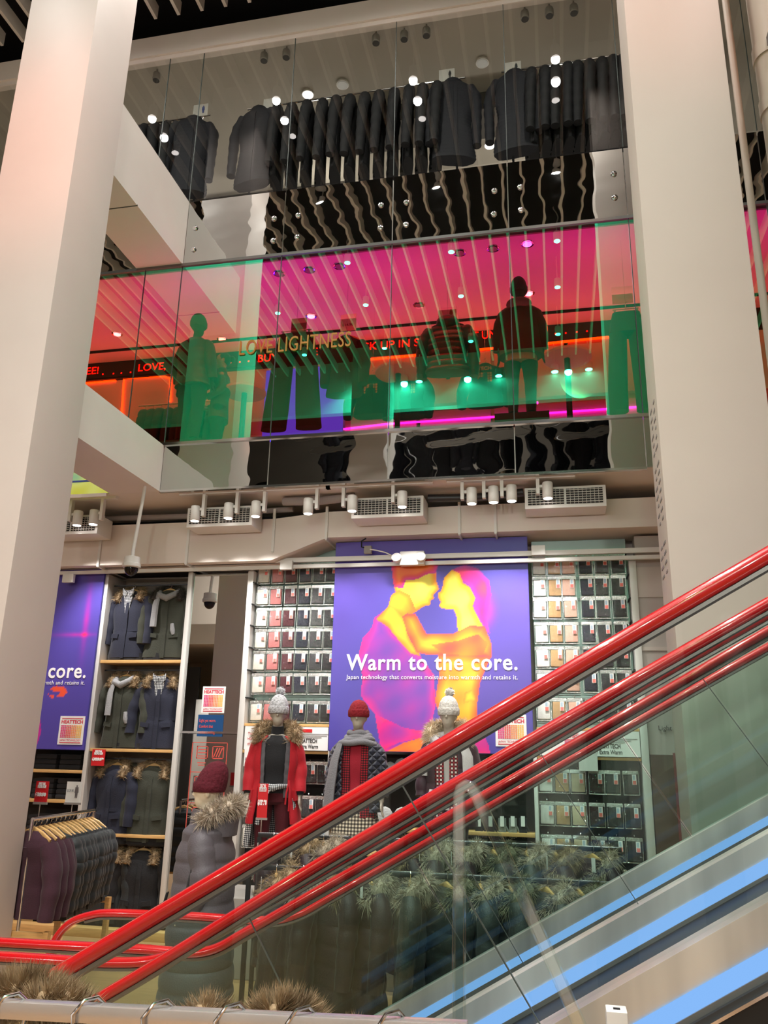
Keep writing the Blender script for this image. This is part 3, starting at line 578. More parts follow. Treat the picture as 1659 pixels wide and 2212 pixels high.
# right end: mirrored panel with the same drawings, half hidden by the column
t = world(thing('end_mirror', 'dark mirror panel with brown-red drawings beside the right column', 'mirror', (1.5, 9.06, 0.2)))
MB().box(.88, 2.4, YW+.01, YW+.03, .1, 2.0).build('mirror_glass', mat('mirror_dim', (196, 198, 196), .02, 1), t, smooth=False)
q = MB().box(1.10, 1.65, YW+.002, YW+.008, .15, 2.02).build('drawing_strip', mat('strip_red', (120, 62, 56), .5), t, smooth=False)
for k in range(5):
    r_ = MB(); zz = .35+.34*k; frame(r_, 1.13, 1.3, zz, zz+.17, .01, YW-.001)
    for n in range(3): r_.bar((1.15+n*.03, YW, zz+.03), (1.2+n*.03, YW, zz+.14), .003, .010)
    r_.build('red_drawing', ml, q, smooth=False)
text('Light', (.98, YW-.002, 2.24), .05, M_INK, None, .13, 'panel_lettering'); 
o = bpy.data.objects['panel_lettering']; tag(o, 'small dark word on the grey panel beside the right column', 'lettering')
# ------------------------------------------------------------------ garments
def cloth(name, rgb, rough=.85, sheen=.3, bump=.25, bscale=90, noise=.06): return mat(name, rgb, rough, noise=noise, nscale=14, bump=bump, bscale=bscale, sheen=sheen*.25)
M_FURB = mat('brown_fur', (150, 128, 98), .8, noise=.5, nscale=22)
M_FURG = mat('grey_fur', (172, 158, 140), .8, noise=.45, nscale=20)
M_FURO = mat('olive_grey_fur', (128, 122, 100), .8, noise=.45, nscale=20)
M_NAVY = cloth('navy_cotton', (30, 33, 50)); M_OLIVE = cloth('olive_cotton', (52, 54, 44)); M_DKPUFF = cloth('dark_puffer', (36, 41, 43), .55); M_PLUM = cloth('plum_fleece', (60, 32, 44), .95)
M_BLKCL = cloth('black_cloth', (22, 22, 25)); M_SCARF = cloth('grey_scarf', (150, 150, 152), .95, bump=.6); M_GPUFF = cloth('green_grey_puffer', (46, 51, 49), .5); M_MPUFF = cloth('maroon_puffer', (42, 27, 33), .5); M_NPUFF = cloth('navy_puffer', (24, 27, 38), .55)
def plaid(name, a, b, c, sc=22):
    m = mat(name, a, .9); nt = m.node_tree; N = nt.nodes.new; L = nt.links.new; tc = N('ShaderNodeTexCoord'); bs = nt.nodes['Principled BSDF']
    fac = []
    for ax in ('BANDS_X', 'Z'):
        w = N('ShaderNodeTexWave'); w.bands_direction = 'X' if ax == 'BANDS_X' else 'Z'; w.inputs['Scale'].default_value = sc; L(tc.outputs['Object'], w.inputs['Vector'])
        g = N('ShaderNodeMath'); g.operation = 'GREATER_THAN'; g.inputs[1].default_value = .5; L(w.outputs['Fac'], g.inputs[0]); fac.append(g)
    m1 = N('ShaderNodeMix'); m1.data_type = 'RGBA'; m1.inputs[6].default_value = (*s2l(a), 1); m1.inputs[7].default_value = (*s2l(b), 1); L(fac[0].outputs[0], m1.inputs[0])
    m2 = N('ShaderNodeMix'); m2.data_type = 'RGBA'; L(m1.outputs[2], m2.inputs[6]); m3 = N('ShaderNodeMix'); m3.data_type = 'RGBA'; m3.inputs[6].default_value = (*s2l(b), 1); m3.inputs[7].default_value = (*s2l(c), 1); L(fac[0].outputs[0], m3.inputs[0])
    L(m3.outputs[2], m2.inputs[7]); L(fac[1].outputs[0], m2.inputs[0]); L(m2.outputs[2], bs.inputs['Base Color']); return m
M_GING = plaid('black_white_gingham', (232, 232, 230), (110, 112, 116), (26, 28, 34), 17); M_REDPL = plaid('red_black_plaid', (168, 26, 40), (92, 16, 26), (24, 16, 20), 14); M_TARTAN = plaid('red_white_tartan', (150, 24, 36), (74, 14, 22), (220, 212, 206), 9); M_CREAMPL = plaid('cream_black_plaid', (224, 212, 190), (120, 108, 94), (40, 34, 32), 10)
def ring(z, hx, hy, cx=0, cy=0, n=28, e=2.4, rg=None, wr=0, g=0):
    """closed (or, with gap g, front-open) superellipse ring; angle 0 is the front (-Y)"""
    out = []
    for j in range(n):
        a = g+(2*pi-2*g)*j/((n-1) if g else n); s_, c_ = sin(a), cos(a); k = (abs(s_)**e+abs(c_)**e)**(-1/e)
        if rg: k *= 1+wr*sin(a*rg[0]+z*rg[1]+rg[2])*.6+wr*sin(a*rg[3]-z*rg[4])*.4
        out.append((cx+hx*k*s_, cy-hy*k*c_, z))
    return out
def lerp_prof(prof, z):
    for (z0, *a), (z1, *b) in zip(prof, prof[1:]):
        if z0 >= z >= z1: t = (z0-z)/(z0-z1); t = t*t*(3-2*t); return [p+(q-p)*t for p, q in zip(a, b)]
    return prof[-1][1:] if z < prof[-1][0] else prof[0][1:]
def torso(mb, prof, nr=34, puff=0, pitch=.12, seed=1, wr=.03, g=0, thick=0, e=2.4, n=28):
    rg_ = random.Random(seed); rg = [rg_.choice((3, 4, 5)), rg_.uniform(4, 9), rg_.random()*6, rg_.choice((6, 7, 9)), rg_.uniform(5, 12)]
    z0, z1 = prof[0][0], prof[-1][0]; R = []
    for i in range(nr+1):
        z = z0+(z1-z0)*i/nr; h = lerp_prof(prof, z); k = 1+puff*(abs(sin(pi*(z-z0)/pitch))**.42-.7) if z < z0-.05 else 1
        fade = min(1, (z0-z)/.2)
        R.append(ring(z, h[0]*k, h[1]*k, h[2] if len(h) > 2 else 0, h[3] if len(h) > 3 else 0, n, e, rg, wr*fade, g))
    if not g: return mb.loft(R)
    I = [[(x*(1-thick/max(.02, abs(h_))) if 0 else x*.94, y*.94, z) for x, y, z in r] for r, h_ in zip(R, [1]*len(R))]
    mb.loft(R, False, False); mb.loft(I, False, False)
    nn = len(R[0])
    for i in range(len(R)-1):
        for j in (0, nn-1): mb.add([R[i][j], R[i+1][j], I[i+1][j], I[i][j]], [(0, 1, 2, 3)])
    for r, q in ((R[-1], I[-1]), (R[0], I[0])): mb.add(r+q, [(j, j+1, nn+j+1, nn+j) for j in range(nn-1)])
    return mb
def sleeve(mb, pts, rad, puff=0, pitch=.1, wr=.05, seed=1, seg=14, flat=1):
    P = [Vector(p) for p in pts]; L = [0]
    for a, b in zip(P, P[1:]): L.append(L[-1]+(b-a).length)
    rg = random.Random(seed); ph = rg.random()*6; out = []; rr = []; n = 18 if not puff else 44
    for i in range(n+1):
        s_ = L[-1]*i/n; k = 0
        while k < len(L)-2 and s_ > L[k+1]: k += 1
        t = (s_-L[k])/(L[k+1]-L[k]); out.append(P[k].lerp(P[k+1], t)); r = rad[k]+(rad[k+1]-rad[k])*t
        rr.append(r*(1+puff*(abs(sin(pi*s_/pitch))**.42-.7)+wr*sin(s_*38+ph)*.6))
    for _ in range(2):
        for i in range(1, n): out[i] = out[i]*.5+(out[i-1]+out[i+1])*.25
    return mb.tube(out, rr, seg, True, flat)
def hanger(parent, w=.40, m=M_HANG, z=0):
    MB().tube([(-.018, 0, z-.012), (-.012, 0, z+.008), (.006, 0, z+.012), (.018, 0, z-.004), (.012, 0, z-.025), (0, 0, z-.04), (0, 0, z-.07)], .0035, 6).build('hanger_hook', M_CHROME, parent)
    MB().tube([(-w/2, 0, z-.145), (-w/4, 0, z-.095), (0, 0, z-.065), (w/4, 0, z-.095), (w/2, 0, z-.145)], [.010, .013, .016, .013, .010], 8, True, 1.6).build('hanger_bar', m, parent)
def coat(label, m, w=.50, L=.77, d=.21, puff=0, pitch=.12, seed=1, fur_m=None, scarf=False, plaid_m=None, lining=True, pockets=True, furn=420, hood=False, fl=1.0, tagp=False, belt=False, name='parka', cat='coat', group=None, hang=True, sl=.56):
    t = thing(name, label, cat, (0, 0, 0), 0, group); rr = random.Random(seed)
    if hang: hanger(t, .38)
    h = w/2; zt = -.075
    prof = [(zt, .06, .05), (zt-.03, .10, .065), (zt-.065, h*.80, .075), (zt-.12, h*.98, .085), (zt-.26, h*.97, d/2), (zt-.10-L*.5, h*.86, d*.46), (zt-.10-L*.62, h*.93, d*.5), (zt-.05-L, h*1.04*fl, d*.52)]
    b = torso(MB(), prof, 36 if not puff else 70, puff, pitch, seed, .055)
    for s_ in (-1, 1):
        k = rr.uniform(.9, 1.15); sleeve(b, [(s_*h*.80, 0, zt-.10), (s_*h*1.10, .0, zt-.24), (s_*h*1.2*k, -.02, zt-.42), (s_*h*1.18*k, -.045, zt-.10-sl)], [.072, .082, .072, .058], puff, pitch*.9, .08, seed+s_)
    bo = b.build('coat_body', m, t)
    if lining:
        zb = zt-.05-L; MB().loft([ring(zb+.05, h*1.0*fl, d*.5), ring(zb-.03, h*1.02*fl, d*.5), ring(zb-.05, h*.9*fl, d*.4)]).build('dark_hem', M_BLKCL, t)
    fy = lambda z: -lerp_prof(prof, z)[1]*1.02
    z1 = zt-.12; z2 = zt-.06-L
    m_ = MB()
    for i in range(8): a, c = z1+(z2-z1)*i/8, z1+(z2-z1)*(i+1)/8; m_.bar((.012, fy(a)-.004, a), (.012, fy(c)-.004, c), .045, .012, (0, 1, 0))
    m_.build('front_placket', m, t)
    if pockets:
        for s_ in (-1, 1):
            zz = zt-.06-L*.66; q = MB(); q.bar((s_*h*.30, fy(zz)-.006, zz), (s_*h*.72, fy(zz)*.86-.006, zz+.012), .05, .012, (0, 1, 0)); q.build('pocket_flap', m, t)
    if belt: MB().loft([ring(zt-.09-L*.5, h*.885, d*.475), ring(zt-.125-L*.5, h*.885, d*.475)]).build('waist_band', m, t)
    if fur_m:
        f = MB(); fur(f, [(-.165, -.10, zt-.13), (-.16, -.04, zt-.03), (-.10, .05, zt+.03), (0, .075, zt+.04), (.10, .05, zt+.03), (.16, -.04, zt-.03), (.165, -.10, zt-.13)], .045, furn*5, .055, seed, .0035); f.build('fur_collar', fur_m, t, smooth=False, fixn=False)
    if hood: MB().ell((0, .03, zt-.03), .135, .10, .10, 16, 10).build('hood', m, t)
    if plaid_m:
        q = MB(); q.prism([(-.075, zt+.0), (.075, zt+.0), (.02, zt-.34), (-.005, zt-.36)], .02, -.088-.012); q.v = [(x, y-(.0 if z > zt-.1 else (zt-.1-z)*.02), z) for x, y, z in q.v]; q.build('shirt_front', plaid_m, t)
        for s_ in (-1, 1): MB().prism([(s_*.01, zt-.03), (s_*.08, zt+.03), (s_*.075, zt-.05), (s_*.035, zt-.09)], .012, -.112).build('shirt_collar', plaid_m, t)
    if scarf:
        MB().tube([(-.12, -.02, zt-.02), (-.09, -.09, zt-.075), (0, -.115, zt-.11), (.09, -.09, zt-.06), (.12, -.01, zt+.0)], [.03, .038, .042, .036, .028], 10).tube([(-.11, -.075, zt-.03), (-.125, -.115, zt-.2), (-.13, -.12, zt-.46)], [.035, .048, .052], 8, True, .5).build('scarf', M_SCARF, t)
        MB().tube([(.10, -.105, zt-.42), (.115, -.115, zt-.5), (.125, -.105, zt-.55)], [.022, .03, .02], 8).build('glove', M_SCARF, t)
    if tagp: MB().box(-.02, .025, -.03, -.028, zt-.02, zt+.06).build('price_tag', M_PAPER, t, smooth=False)
    kids(t); return t
def place(o, x, y, z, rz=0, first=False, label=None, group=None):
    c = o if first else copy_tree(o); c.location = (x, y, z); c.rotation_euler = (0, 0, rz); tag(c, label, None, group); return c
# parka bay: three pairs and the low row
yb = 9.17
for z, n in ((3.90, 'top'), (2.86, 'second'), (1.84, 'third'), (.93, 'lowest')):
    tag(MB().box(-5.4, -4.35, yb-.008, yb+.008, z-.008, z+.008).build('hanging_rod', M_DKMET), 'dark rod across the parka bay, %s of four' % n, 'rod', 'coat rods')
G = 'parkas in the bay left of the mirror'
place(coat('navy parka with checked shirt and brown fur, upper left in the parka bay', M_NAVY, seed=3, fur_m=M_FURB, plaid_m=M_GING, belt=True, group=G), -5.13, yb, 3.90, radians(-8), True)
place(coat('olive parka with hanging grey scarf, upper right in the parka bay', M_OLIVE, seed=4, fur_m=mat('dark_fur', (62, 56, 50), .8, noise=.4), scarf=True, group=G), -4.64, yb, 3.90, radians(6), True)
place(coat('olive parka with grey scarf and brown fur, second shelf on the left', M_OLIVE, seed=5, fur_m=M_FURB, scarf=True, group=G), -5.10, yb, 2.86, radians(-4), True)
place(coat('navy parka with checked shirt, second shelf beside the mirror post', M_NAVY, seed=6, fur_m=M_FURB, plaid_m=M_GING, belt=True, group=G), -4.63, yb, 2.86, radians(5), True)
place(coat('plain navy hooded parka below the red price sign', M_NAVY, seed=7, fur_m=M_FURB, L=.76, belt=True, group=G), -5.10, yb, 1.84, radians(-12), True)
place(coat('plain olive parka with fur collar on the third shelf', M_OLIVE, seed=8, fur_m=M_FURB, L=.76, group=G), -4.63, yb, 1.84, radians(4), True)
place(coat('black parka with brown fur on the lowest rod', M_BLKCL, seed=9, fur_m=M_FURB, L=.72, group=G), -4.66, yb, .93, radians(4), True)
place(coat('dark grey parka on the lowest rod behind the puffers', M_DKPUFF, seed=10, fur_m=M_FURB, L=.70, group=G), -5.08, yb, .93, radians(-4), True)
# rack at the left: plum fleeces then dark puffers, one behind the other
t = world(thing('garment_rack', 'chrome garment rack with wooden legs, plum and dark jackets on it', 'rack', (-4.5, 7.2, 0)))
ra, rb = Vector((-4.30, 6.45, 1.375)), Vector((-4.68, 8.05, 1.345))
MB().tube([ra, rb], .016, 10).build('rail', M_CHROME, t)
for p, k in ((ra, -1), (rb, 1)):
    for s_ in (-.26, .26): MB().bar((p.x+s_, p.y, 0), (p.x+s_, p.y, .55), .045, .045).build('leg', M_WOOD, t)
    MB().tube([(p.x, p.y, .5), (p.x, p.y, p.z)], .014).build('post', M_CHROME, t)
    MB().bar((p.x-.28, p.y, .52), (p.x+.28, p.y, .52), .04, .04).build('crossbar', M_WOOD, t)
fl_ = coat('x', M_PLUM, w=.44, L=.60, d=.13, seed=21, lining=False, pockets=False, name='fleece_jacket', cat='jacket', group='plum fleeces on the left rack')
pf_ = coat('x', M_DKPUFF, w=.47, L=.68, d=.19, puff=.16, pitch=.11, seed=22, lining=False, pockets=False, name='puffer_jacket', cat='jacket', group='dark puffers on the left rack')
for i in range(14):
    p = ra.lerp(rb, (i+.6)/14.2); q = place(fl_ if i < 4 else pf_, p.x, p.y, p.z-.016, radians(-8+RND.uniform(-5, 5)), i in (0, 4), ('plum fleece jacket on the left rack, %s from the front' % ordn(i)) if i < 4 else 'dark green-grey puffer jacket on the left rack, %s puffer from the front' % ordn(i-4))
# centre racks with fur-trimmed down coats
def fur_coat(m, fm, seed, label, group, tagp=False):
    t = thing('down_coat', label, 'coat', (0, 0, 0), 0, group); rr = random.Random(seed); hanger(t, .38)
    prof = [(-.08, .07, .06), (-.11, .17, .09), (-.17, .215, .11), (-.4, .225, .115), (-.65, .21, .105), (-.95, .235, .12)]
    b = torso(MB(), prof, 70, .13, .135, seed, .03)
    for s_ in (-1, 1): sleeve(b, [(s_*.17, 0, -.15), (s_*.235, 0, -.26), (s_*.25, -.03, -.5), (s_*.24, -.05, -.74)], [.07, .078, .066, .055], .14, .12, .05, seed+s_)
    b.build('coat_body', m, t)
    MB().ell((0, .07, -.20), .13, .075, .13, 14, 8).build('hood', m, t)
    f = MB(); fur(f, [(-.12, -.08, -.22), (-.15, .0, -.12), (-.11, .10, -.065), (0, .13, -.05), (.11, .10, -.065), (.15, 0, -.12), (.12, -.08, -.22)], .06, 4200, .085, seed, .0035, .9); f.build('fur_trim', fm, t, smooth=False, fixn=False)
    if tagp: MB().box(.10, .14, -.11, -.108, -.16, -.06).build('price_tag', M_PAPER, t, smooth=False)
    kids(t); return t
def rail_rack(name, label, x0, x1, y, z):
    t = world(thing(name, label, 'rack', ((x0+x1)/2, y, 0)))
    MB().box(x0, x1, y-.012, y+.012, z-.03, z).build('rail', M_DKMET, t, bevel=.003); MB().tube([(x0, y, z+.004), (x1, y, z+.004)], .006, 6).build('rail_cap', M_CHROME, t)
    for x in (x0+.012, x1-.012): MB().box(x-.015, x+.015, y-.015, y+.015, 0, z-.03).build('post', M_DKMET, t); MB().box(x-.02, x+.02, y-.25, y+.25, 0, .03).build('foot', M_DKMET, t)
    return t
rail_rack('garment_rail', 'long dark garment rail before the mannequins, with maroon coats', -2.52, .42, 6.98, 1.292)
rail_rack('garment_rail', 'lower dark garment rail nearest the escalator, with fur-hooded down coats', -2.35, .50, 6.32, 1.13)
A1 = fur_coat(M_GPUFF, M_FURO, 31, 'x', 'x'); A2 = fur_coat(M_GPUFF, M_FURG, 32, 'x', 'x'); B1 = fur_coat(M_MPUFF, M_FURG, 33, 'x', 'x', True); B2 = fur_coat(M_MPUFF, M_FURB, 34, 'x', 'x', True)
xs = [-2.12, -1.90, -1.66, -1.40, -1.12, -.86, -.62, -.40, -.16, .08, .30]
for i, x in enumerate(xs):
    mar = i < 4; pr = (B1 if i % 2 else B2) if mar else (A1 if i % 2 else A2)
    place(copy_tree(pr), x+RND.uniform(-.02, .02), 6.32, 1.13, radians(-62+RND.uniform(-22, 22)), True, '%s fur-hooded down coat on the lower front rail, %s from the left' % ('maroon' if mar else 'grey green', ordn(i)), 'coats on the lower front rail')
xs = [-2.38, -2.16, -1.95, -1.30, -1.05, -.80, -.56, -.30, -.08, .20]
for i, x in enumerate(xs):
    pr = (B2, B1, A1, A2)[i % 4] if i > 4 else (B1, B2)[i % 2]
    c = pr if pr in (A1, A2, B1, B2) and not pr.get('used') else copy_tree(pr); pr['used'] = 1
    c.location = (x, 6.98, 1.292); c.rotation_euler = (0, 0, radians(-66+RND.uniform(-20, 20))); tag(c, '%s fur-hooded down coat on the rear long rail, %s from the left' % ('maroon' if pr in (B1, B2) else 'grey green', ordn(i)), None, 'coats on the rear long rail')
for o in (A1, A2, B1, B2):
    if 'used' in o: del o['used']
for o in bpy.data.objects:
    if 'used' in o: del o['used']
# bare wooden hangers with a white knit at the right end and a group on the long rail
def bare_hanger(label, p, rz, n): 
    t = thing('wooden_hanger', label, 'hanger', p, rz, 'bare wooden hangers'); hanger(t, .42); return t
for k in range(4):
    bare_hanger('bare wooden hanger in the cluster above the white knit, %s from front' % ordn(k), (.72+.012*k, 6.5+.05*k, 1.29+.012*k), 0, k)
for k in range(3): bare_hanger('bare wooden hanger on the long rail, %s of three' % ordn(k), (-1.72+.03*k, 6.97, 1.292), radians(-10+8*k), k)
t = world(thing('hanger_stand', 'short dark stand carrying the bare hangers and a white knit', 'rack', (.74, 6.6, 0))); MB().box(.73, .75, 6.45, 6.75, 1.27, 1.29).build('rail', M_DKMET, t); MB().box(.725, .755, 6.73, 6.76, 0, 1.29).build('post', M_DKMET, t)
q = MB(); torso(q, [(-.10, .09, .05), (-.14, .19, .06), (-.3, .21, .07), (-.7, .2, .07)], 20, 0, .1, 5)
for s_ in (-1, 1): sleeve(q, [(s_*.17, 0, -.16), (s_*.25, 0, -.4), (s_*.26, 0, -.65)], [.05, .05, .04])
o = q.build('white_knit', mat('white_knit', (222, 218, 212), .9, bump=.4), origin=(0, 0, 0)); o.location = (.71, 6.46, 1.28); tag(o, 'white knit top hanging under the bare wooden hangers', 'sweater')
# folded jeans on the left shelf
mj = cloth('black_denim', (30, 31, 36), .8)
k = 0
for z, nl in ((1.70, 3), (1.37, 4), (1.02, 3), (.62, 3)):
    for x in (-6.0, -5.68):
        for i in range(nl):
            o = MB().box(x-.14, x+.14, 9.1+.004*i, 9.36, z+.058*i+.001, z+.058*i+.056).build('folded_jeans', mj, bevel=.02); k += 1
            tag(o, 'black folded jeans, %s up in the %s stack on the %s jeans shelf' % (ordn(i), 'left' if x < -5.8 else 'right', {1.70: 'top', 1.37: 'second', 1.02: 'third', .62: 'lowest'}[z]), 'jeans', 'folded jeans')
# knit hats and gloves under the poster
mh = mat('grey_knit', (160, 160, 158), .95, bump=.8, bscale=60)
for i, (px, py) in enumerate(((832, 1728), (868, 1728), (843, 1668), (868, 1660))):
    p = at(px, py, 9.12); z0 = p.z-.10 if i > 1 else 1.202
    t = world(thing('knit_hat', 'pale grey ribbed knit hat under the couple poster, ' + ('lower left', 'lower right', 'upper left', 'upper right')[i], 'hat', (p.x, p.y, z0), 0, 'grey knit hats'))
    m_ = MB(); R = []
    for j in range(13):
        zz = j/12; r_ = .092*sqrt(max(.0, 1-(zz**2.6)))+.004; R.append([(p.x+r_*(1+.035*sin(a*14))*cos(a), p.y+.04*(r_/.09)*sin(a), z0+.02+.19*zz) for a in [2*pi*q/56 for q in range(56)]])
    m_.loft(R).build('crown', mh, t); MB().loft([[(p.x+.095*cos(a), p.y+.045*sin(a), z0+zz) for a in [2*pi*q/40 for q in range(40)]] for zz in (0, .055)]).build('cuff', mh, t)
    MB().tube([(p.x, 9.3, z0+.17), (p.x, p.y, z0+.17)], .004, 6).build('peg', M_CHROME, t)
    MB().box(p.x-.005, p.x+.03, p.y-.056, p.y-.052, z0+.0, z0+.07).build('price_tag', M_PAPER, t, smooth=False)
mg = mat('grey_glove', (120, 124, 122), .95, bump=.6); mdk = mat('dark_glove', (44, 44, 50), .95, bump=.5)
for i, px in enumerate((820, 842, 960, 1035, 1060, 1085, 1108, 1130)):
    p = at(px, 1785, 9.12)
    t = world(thing('glove_pair', '%s pair of gloves hanging on the lower hook row, %s from the left' % ('grey' if i in (5, 6) else 'dark', ordn(i)), 'gloves', (p.x, p.y, p.z), 0, 'hanging gloves'))
    m_ = MB().box(p.x-.04, p.x+.04, p.y-.012, p.y+.012, p.z-.07, p.z+.08)
    for f_ in range(4): m_.tube([(p.x-.03+.02*f_, p.y, p.z-.06), (p.x-.032+.021*f_, p.y, p.z-.125+.01*abs(f_-1.5))], .0095, 6)
    m_.tube([(p.x+.038, p.y, p.z+.0), (p.x+.062, p.y, p.z-.05)], .011, 6); m_.build('glove', mg if i in (5, 6) else mdk, t)
    MB().box(p.x-.02, p.x+.02, p.y-.02, p.y-.017, p.z+.0, p.z+.10).build('price_tag', M_PAPER, t, smooth=False)
struct('trim_hook_rail', MB().box(-2.45, -.32, 9.27, 9.3, 1.08, 1.11), M_DKMET, smooth=False)
# ------------------------------------------------------------------ price signs
def sign(label, px0, py0, px1, py1, Y, m, lines, ink, pic=False, frame_m=None, stand=None, emis=False):
    a = at(px0, py1, Y); b = at(px1, py0, Y); w, h = b.x-a.x, b.z-a.z
    t = world(thing('price_sign', label, 'sign', ((a.x+b.x)/2, Y, a.z)))
    MB().box(a.x, b.x, Y, Y+.008, a.z, b.z).build('card', m, t, smooth=False)
    for s_, fx, fz, fw, bd in lines: text(s_, (a.x+w*fx, Y-.002, a.z+h*fz), h*.14, ink, t, w*fw, 'sign_lettering', bd, thick=.0012)
    if pic:
        cx = a.x+w*.70; q = MB(); z = a.z+h*.22; s_ = h*.62
        q.ell((cx, Y-.003, z+s_*.92), s_*.065, .003, s_*.08, 10, 6).prism([(cx-s_*.13, z+s_*.84), (cx+s_*.13, z+s_*.84), (cx+s_*.17, z+s_*.42), (cx+s_*.11, z+s_*.40), (cx+s_*.09, z+s_*.0), (cx+s_*.02, z), (cx, z+s_*.35), (cx-s_*.03, z), (cx-s_*.10, z), (cx-s_*.12, z+s_*.40), (cx-s_*.17, z+s_*.42)], .003, Y-.004); q.build('printed_figure', pic, t, smooth=False)
    if frame_m: MB().box(a.x-.006, b.x+.006, Y-.003, Y+.011, a.z-.02, a.z).build('holder', frame_m, t)
    if stand: MB().tube([((a.x+b.x)/2, Y+.004, a.z), ((a.x+b.x)/2, Y+.004, a.z-stand)], .005, 6).build('stem', M_CHROME, t)
    return t
PL = [('SPECIAL', .22, .80, .56, .002), ('PROMOTION', .17, .68, .66, .002)]
sign('red price sign for 129.90 hanging above the plain navy parka', 196, 1619, 228, 1654, 9.02, M_RED, PL+[('$129.90', .06, .34, .88, .004)], M_WINK)
sign('red price sign for 29.90 standing on the left garment rack', 73, 1688, 106, 1732, 6.8, M_RED, PL+[('$29.90', .06, .30, .84, .004)], M_WINK, frame_m=M_GREYP, stand=.12)
sign('white price card with a long grey coat picture on the left rack', 140, 1689, 178, 1733, 7.6, M_PAPER, [('$129.90', .08, .5, .42, 0)], mat('pale_ink', (150, 148, 150), .6), pic=mat('print_grey', (110, 104, 106), .6), frame_m=M_GREYP, stand=.12)
sign('tall red price sign before the red coat mannequin', 554, 1693, 580, 1766, 7.55, M_RED, [('SPECIAL', .18, .85, .62, .001), ('PROMOTION', .14, .76, .7, .001), ('$129.90', .05, .38, .88, .004)], M_WINK, frame_m=M_GREYP, stand=1.37)
sign('small white card with dark figure left of the red coat mannequin', 526, 1618, 556, 1655, 9.0, M_PAPER, [('$14.90', .08, .38, .36, 0)], mat('pale_ink', (150, 148, 150), .6), pic=mat('print_dark', (40, 42, 52), .6))
sign('blank pale card hanging below the right card strip', 1251, 1627, 1290, 1665, 8.98, mat('grey_card', (206, 206, 202), .5), [], M_INK)
# ------------------------------------------------------------------ mannequins and the customer
M_MANQ = mat('mannequin_shell', (176, 167, 152), .5)
_BODY = {}
def body_mesh(key, m, arms, head_turn=(0, 0), face=False):
    """one continuous figure, 1.78 m tall, facing -Y; arms = [(shoulder, elbow, wrist, finger direction)]"""
    b = MB()
    hx, hy = head_turn
    b.ell((hx, -.005+hy, 1.665), .074, .092, .112, 20, 14).ell((hx, -.035+hy, 1.605), .054, .062, .075, 16, 10)
    if face or True:
        b.tube([(hx, -.086+hy, 1.675), (hx, -.108+hy, 1.635), (hx, -.09+hy, 1.622)], [.008, .013, .008], 8)
        b.ell((hx, -.082+hy, 1.592), .022, .014, .007, 10, 6).ell((hx, -.083+hy, 1.577), .019, .013, .007, 10, 6)
        for s_ in (-1, 1): b.ell((hx+s_*.074, .01+hy, 1.65), .012, .022, .033, 10, 8); b.ell((hx+s_*.03, -.08+hy, 1.672), .017, .012, .010, 8, 6)
    b.tube([(0, .015, 1.40), (0, .01, 1.48), (hx, -.002+hy, 1.58)], [.062, .052, .05], 14)
    b.loft([ring(z, x, y, 0, 0, 24, 2.3) for z, x, y in ((1.46, .05, .045), (1.43, .12, .07), (1.37, .175, .09), (1.22, .165, .105), (1.05, .130, .09), (.95, .155, .105), (.86, .165, .11), (.80, .10, .08))])
    for i, (sh, el, wr, fd) in enumerate(arms):
        s_ = -1 if i == 0 else 1
        sh, el, wr, fd = Vector(sh), Vector(el), Vector(wr), Vector(fd).normalized()
        b.tube([sh, sh.lerp(el, .5), el, el.lerp(wr, .45), wr, wr+fd*.02], [.05, .047, .039, .037, .026, .025], 12)
        side = Vector((0, -1, 0)); side = (side-fd*side.dot(fd)).normalized(); nrm = fd.cross(side)
        pc = wr+fd*.06; b.tube([wr+fd*.01, wr+fd*.05, wr+fd*.095], [.026, .037, .034], 12, True, .5, up=nrm)
        for k, (off, ln) in enumerate(((.028, .068), (.010, .078), (-.008, .072), (-.025, .056))):
            p0 = wr+fd*.085+side*off; cur = nrm*(-.010*s_); b.tube([p0, p0+fd*ln*.45+cur*.4, p0+fd*ln*.8+cur*1.2, p0+fd*ln+cur*2.0], [.0095, .009, .0082, .0065], 8)
        p0 = wr+fd*.035+side*.03; b.tube([p0, p0+side*.022+fd*.022, p0+side*.030+fd*.052, p0+side*.030+fd*.075], [.012, .011, .0095, .0075], 8)
    for s_ in (-1, 1):
        b.tube([(s_*.085, 0, .90), (s_*.10, -.008, .68), (s_*.10, -.01, .50), (s_*.102, .012, .33), (s_*.10, .02, .09), (s_*.10, .02, .05)], [.088, .074, .054, .054, .034, .036], 16)
        b.tube([(s_*.10, .05, .035), (s_*.105, -.04, .035), (s_*.115, -.13, .025), (s_*.117, -.165, .022)], [.034, .038, .034, .02], 12, True, .75)
    me = b.mesh('raw', None); o = bpy.data.objects.new('raw', me); COL.objects.link(o)
    r = o.modifiers.new('r', 'REMESH'); r.mode = 'VOXEL'; r.voxel_size = .0075; r.use_smooth_shade = True
    s = o.modifiers.new('s', 'SMOOTH'); s.factor = .5; s.iterations = 3
    bpy.context.view_layer.update(); out = bpy.data.meshes.new_from_object(o.evaluated_get(bpy.context.evaluated_depsgraph_get())); bpy.data.objects.remove(o)
    out.materials.clear(); out.materials.append(m); out.polygons.foreach_set('use_smooth', [True]*len(out.polygons)); out.name = 'body'; return out
def figure(name, label, cat, m, arms, loc, rz, group=None, scale=1, turn=(0, 0), face=False):
    t = thing(name, label, cat, loc, rz, group); t.scale = (scale,)*3
    o = bpy.data.objects.new('body', body_mesh('', m, arms, turn, face)); COL.objects.link(o); o.parent = t; _O[o.name] = Vector((0, 0, 0)); return t
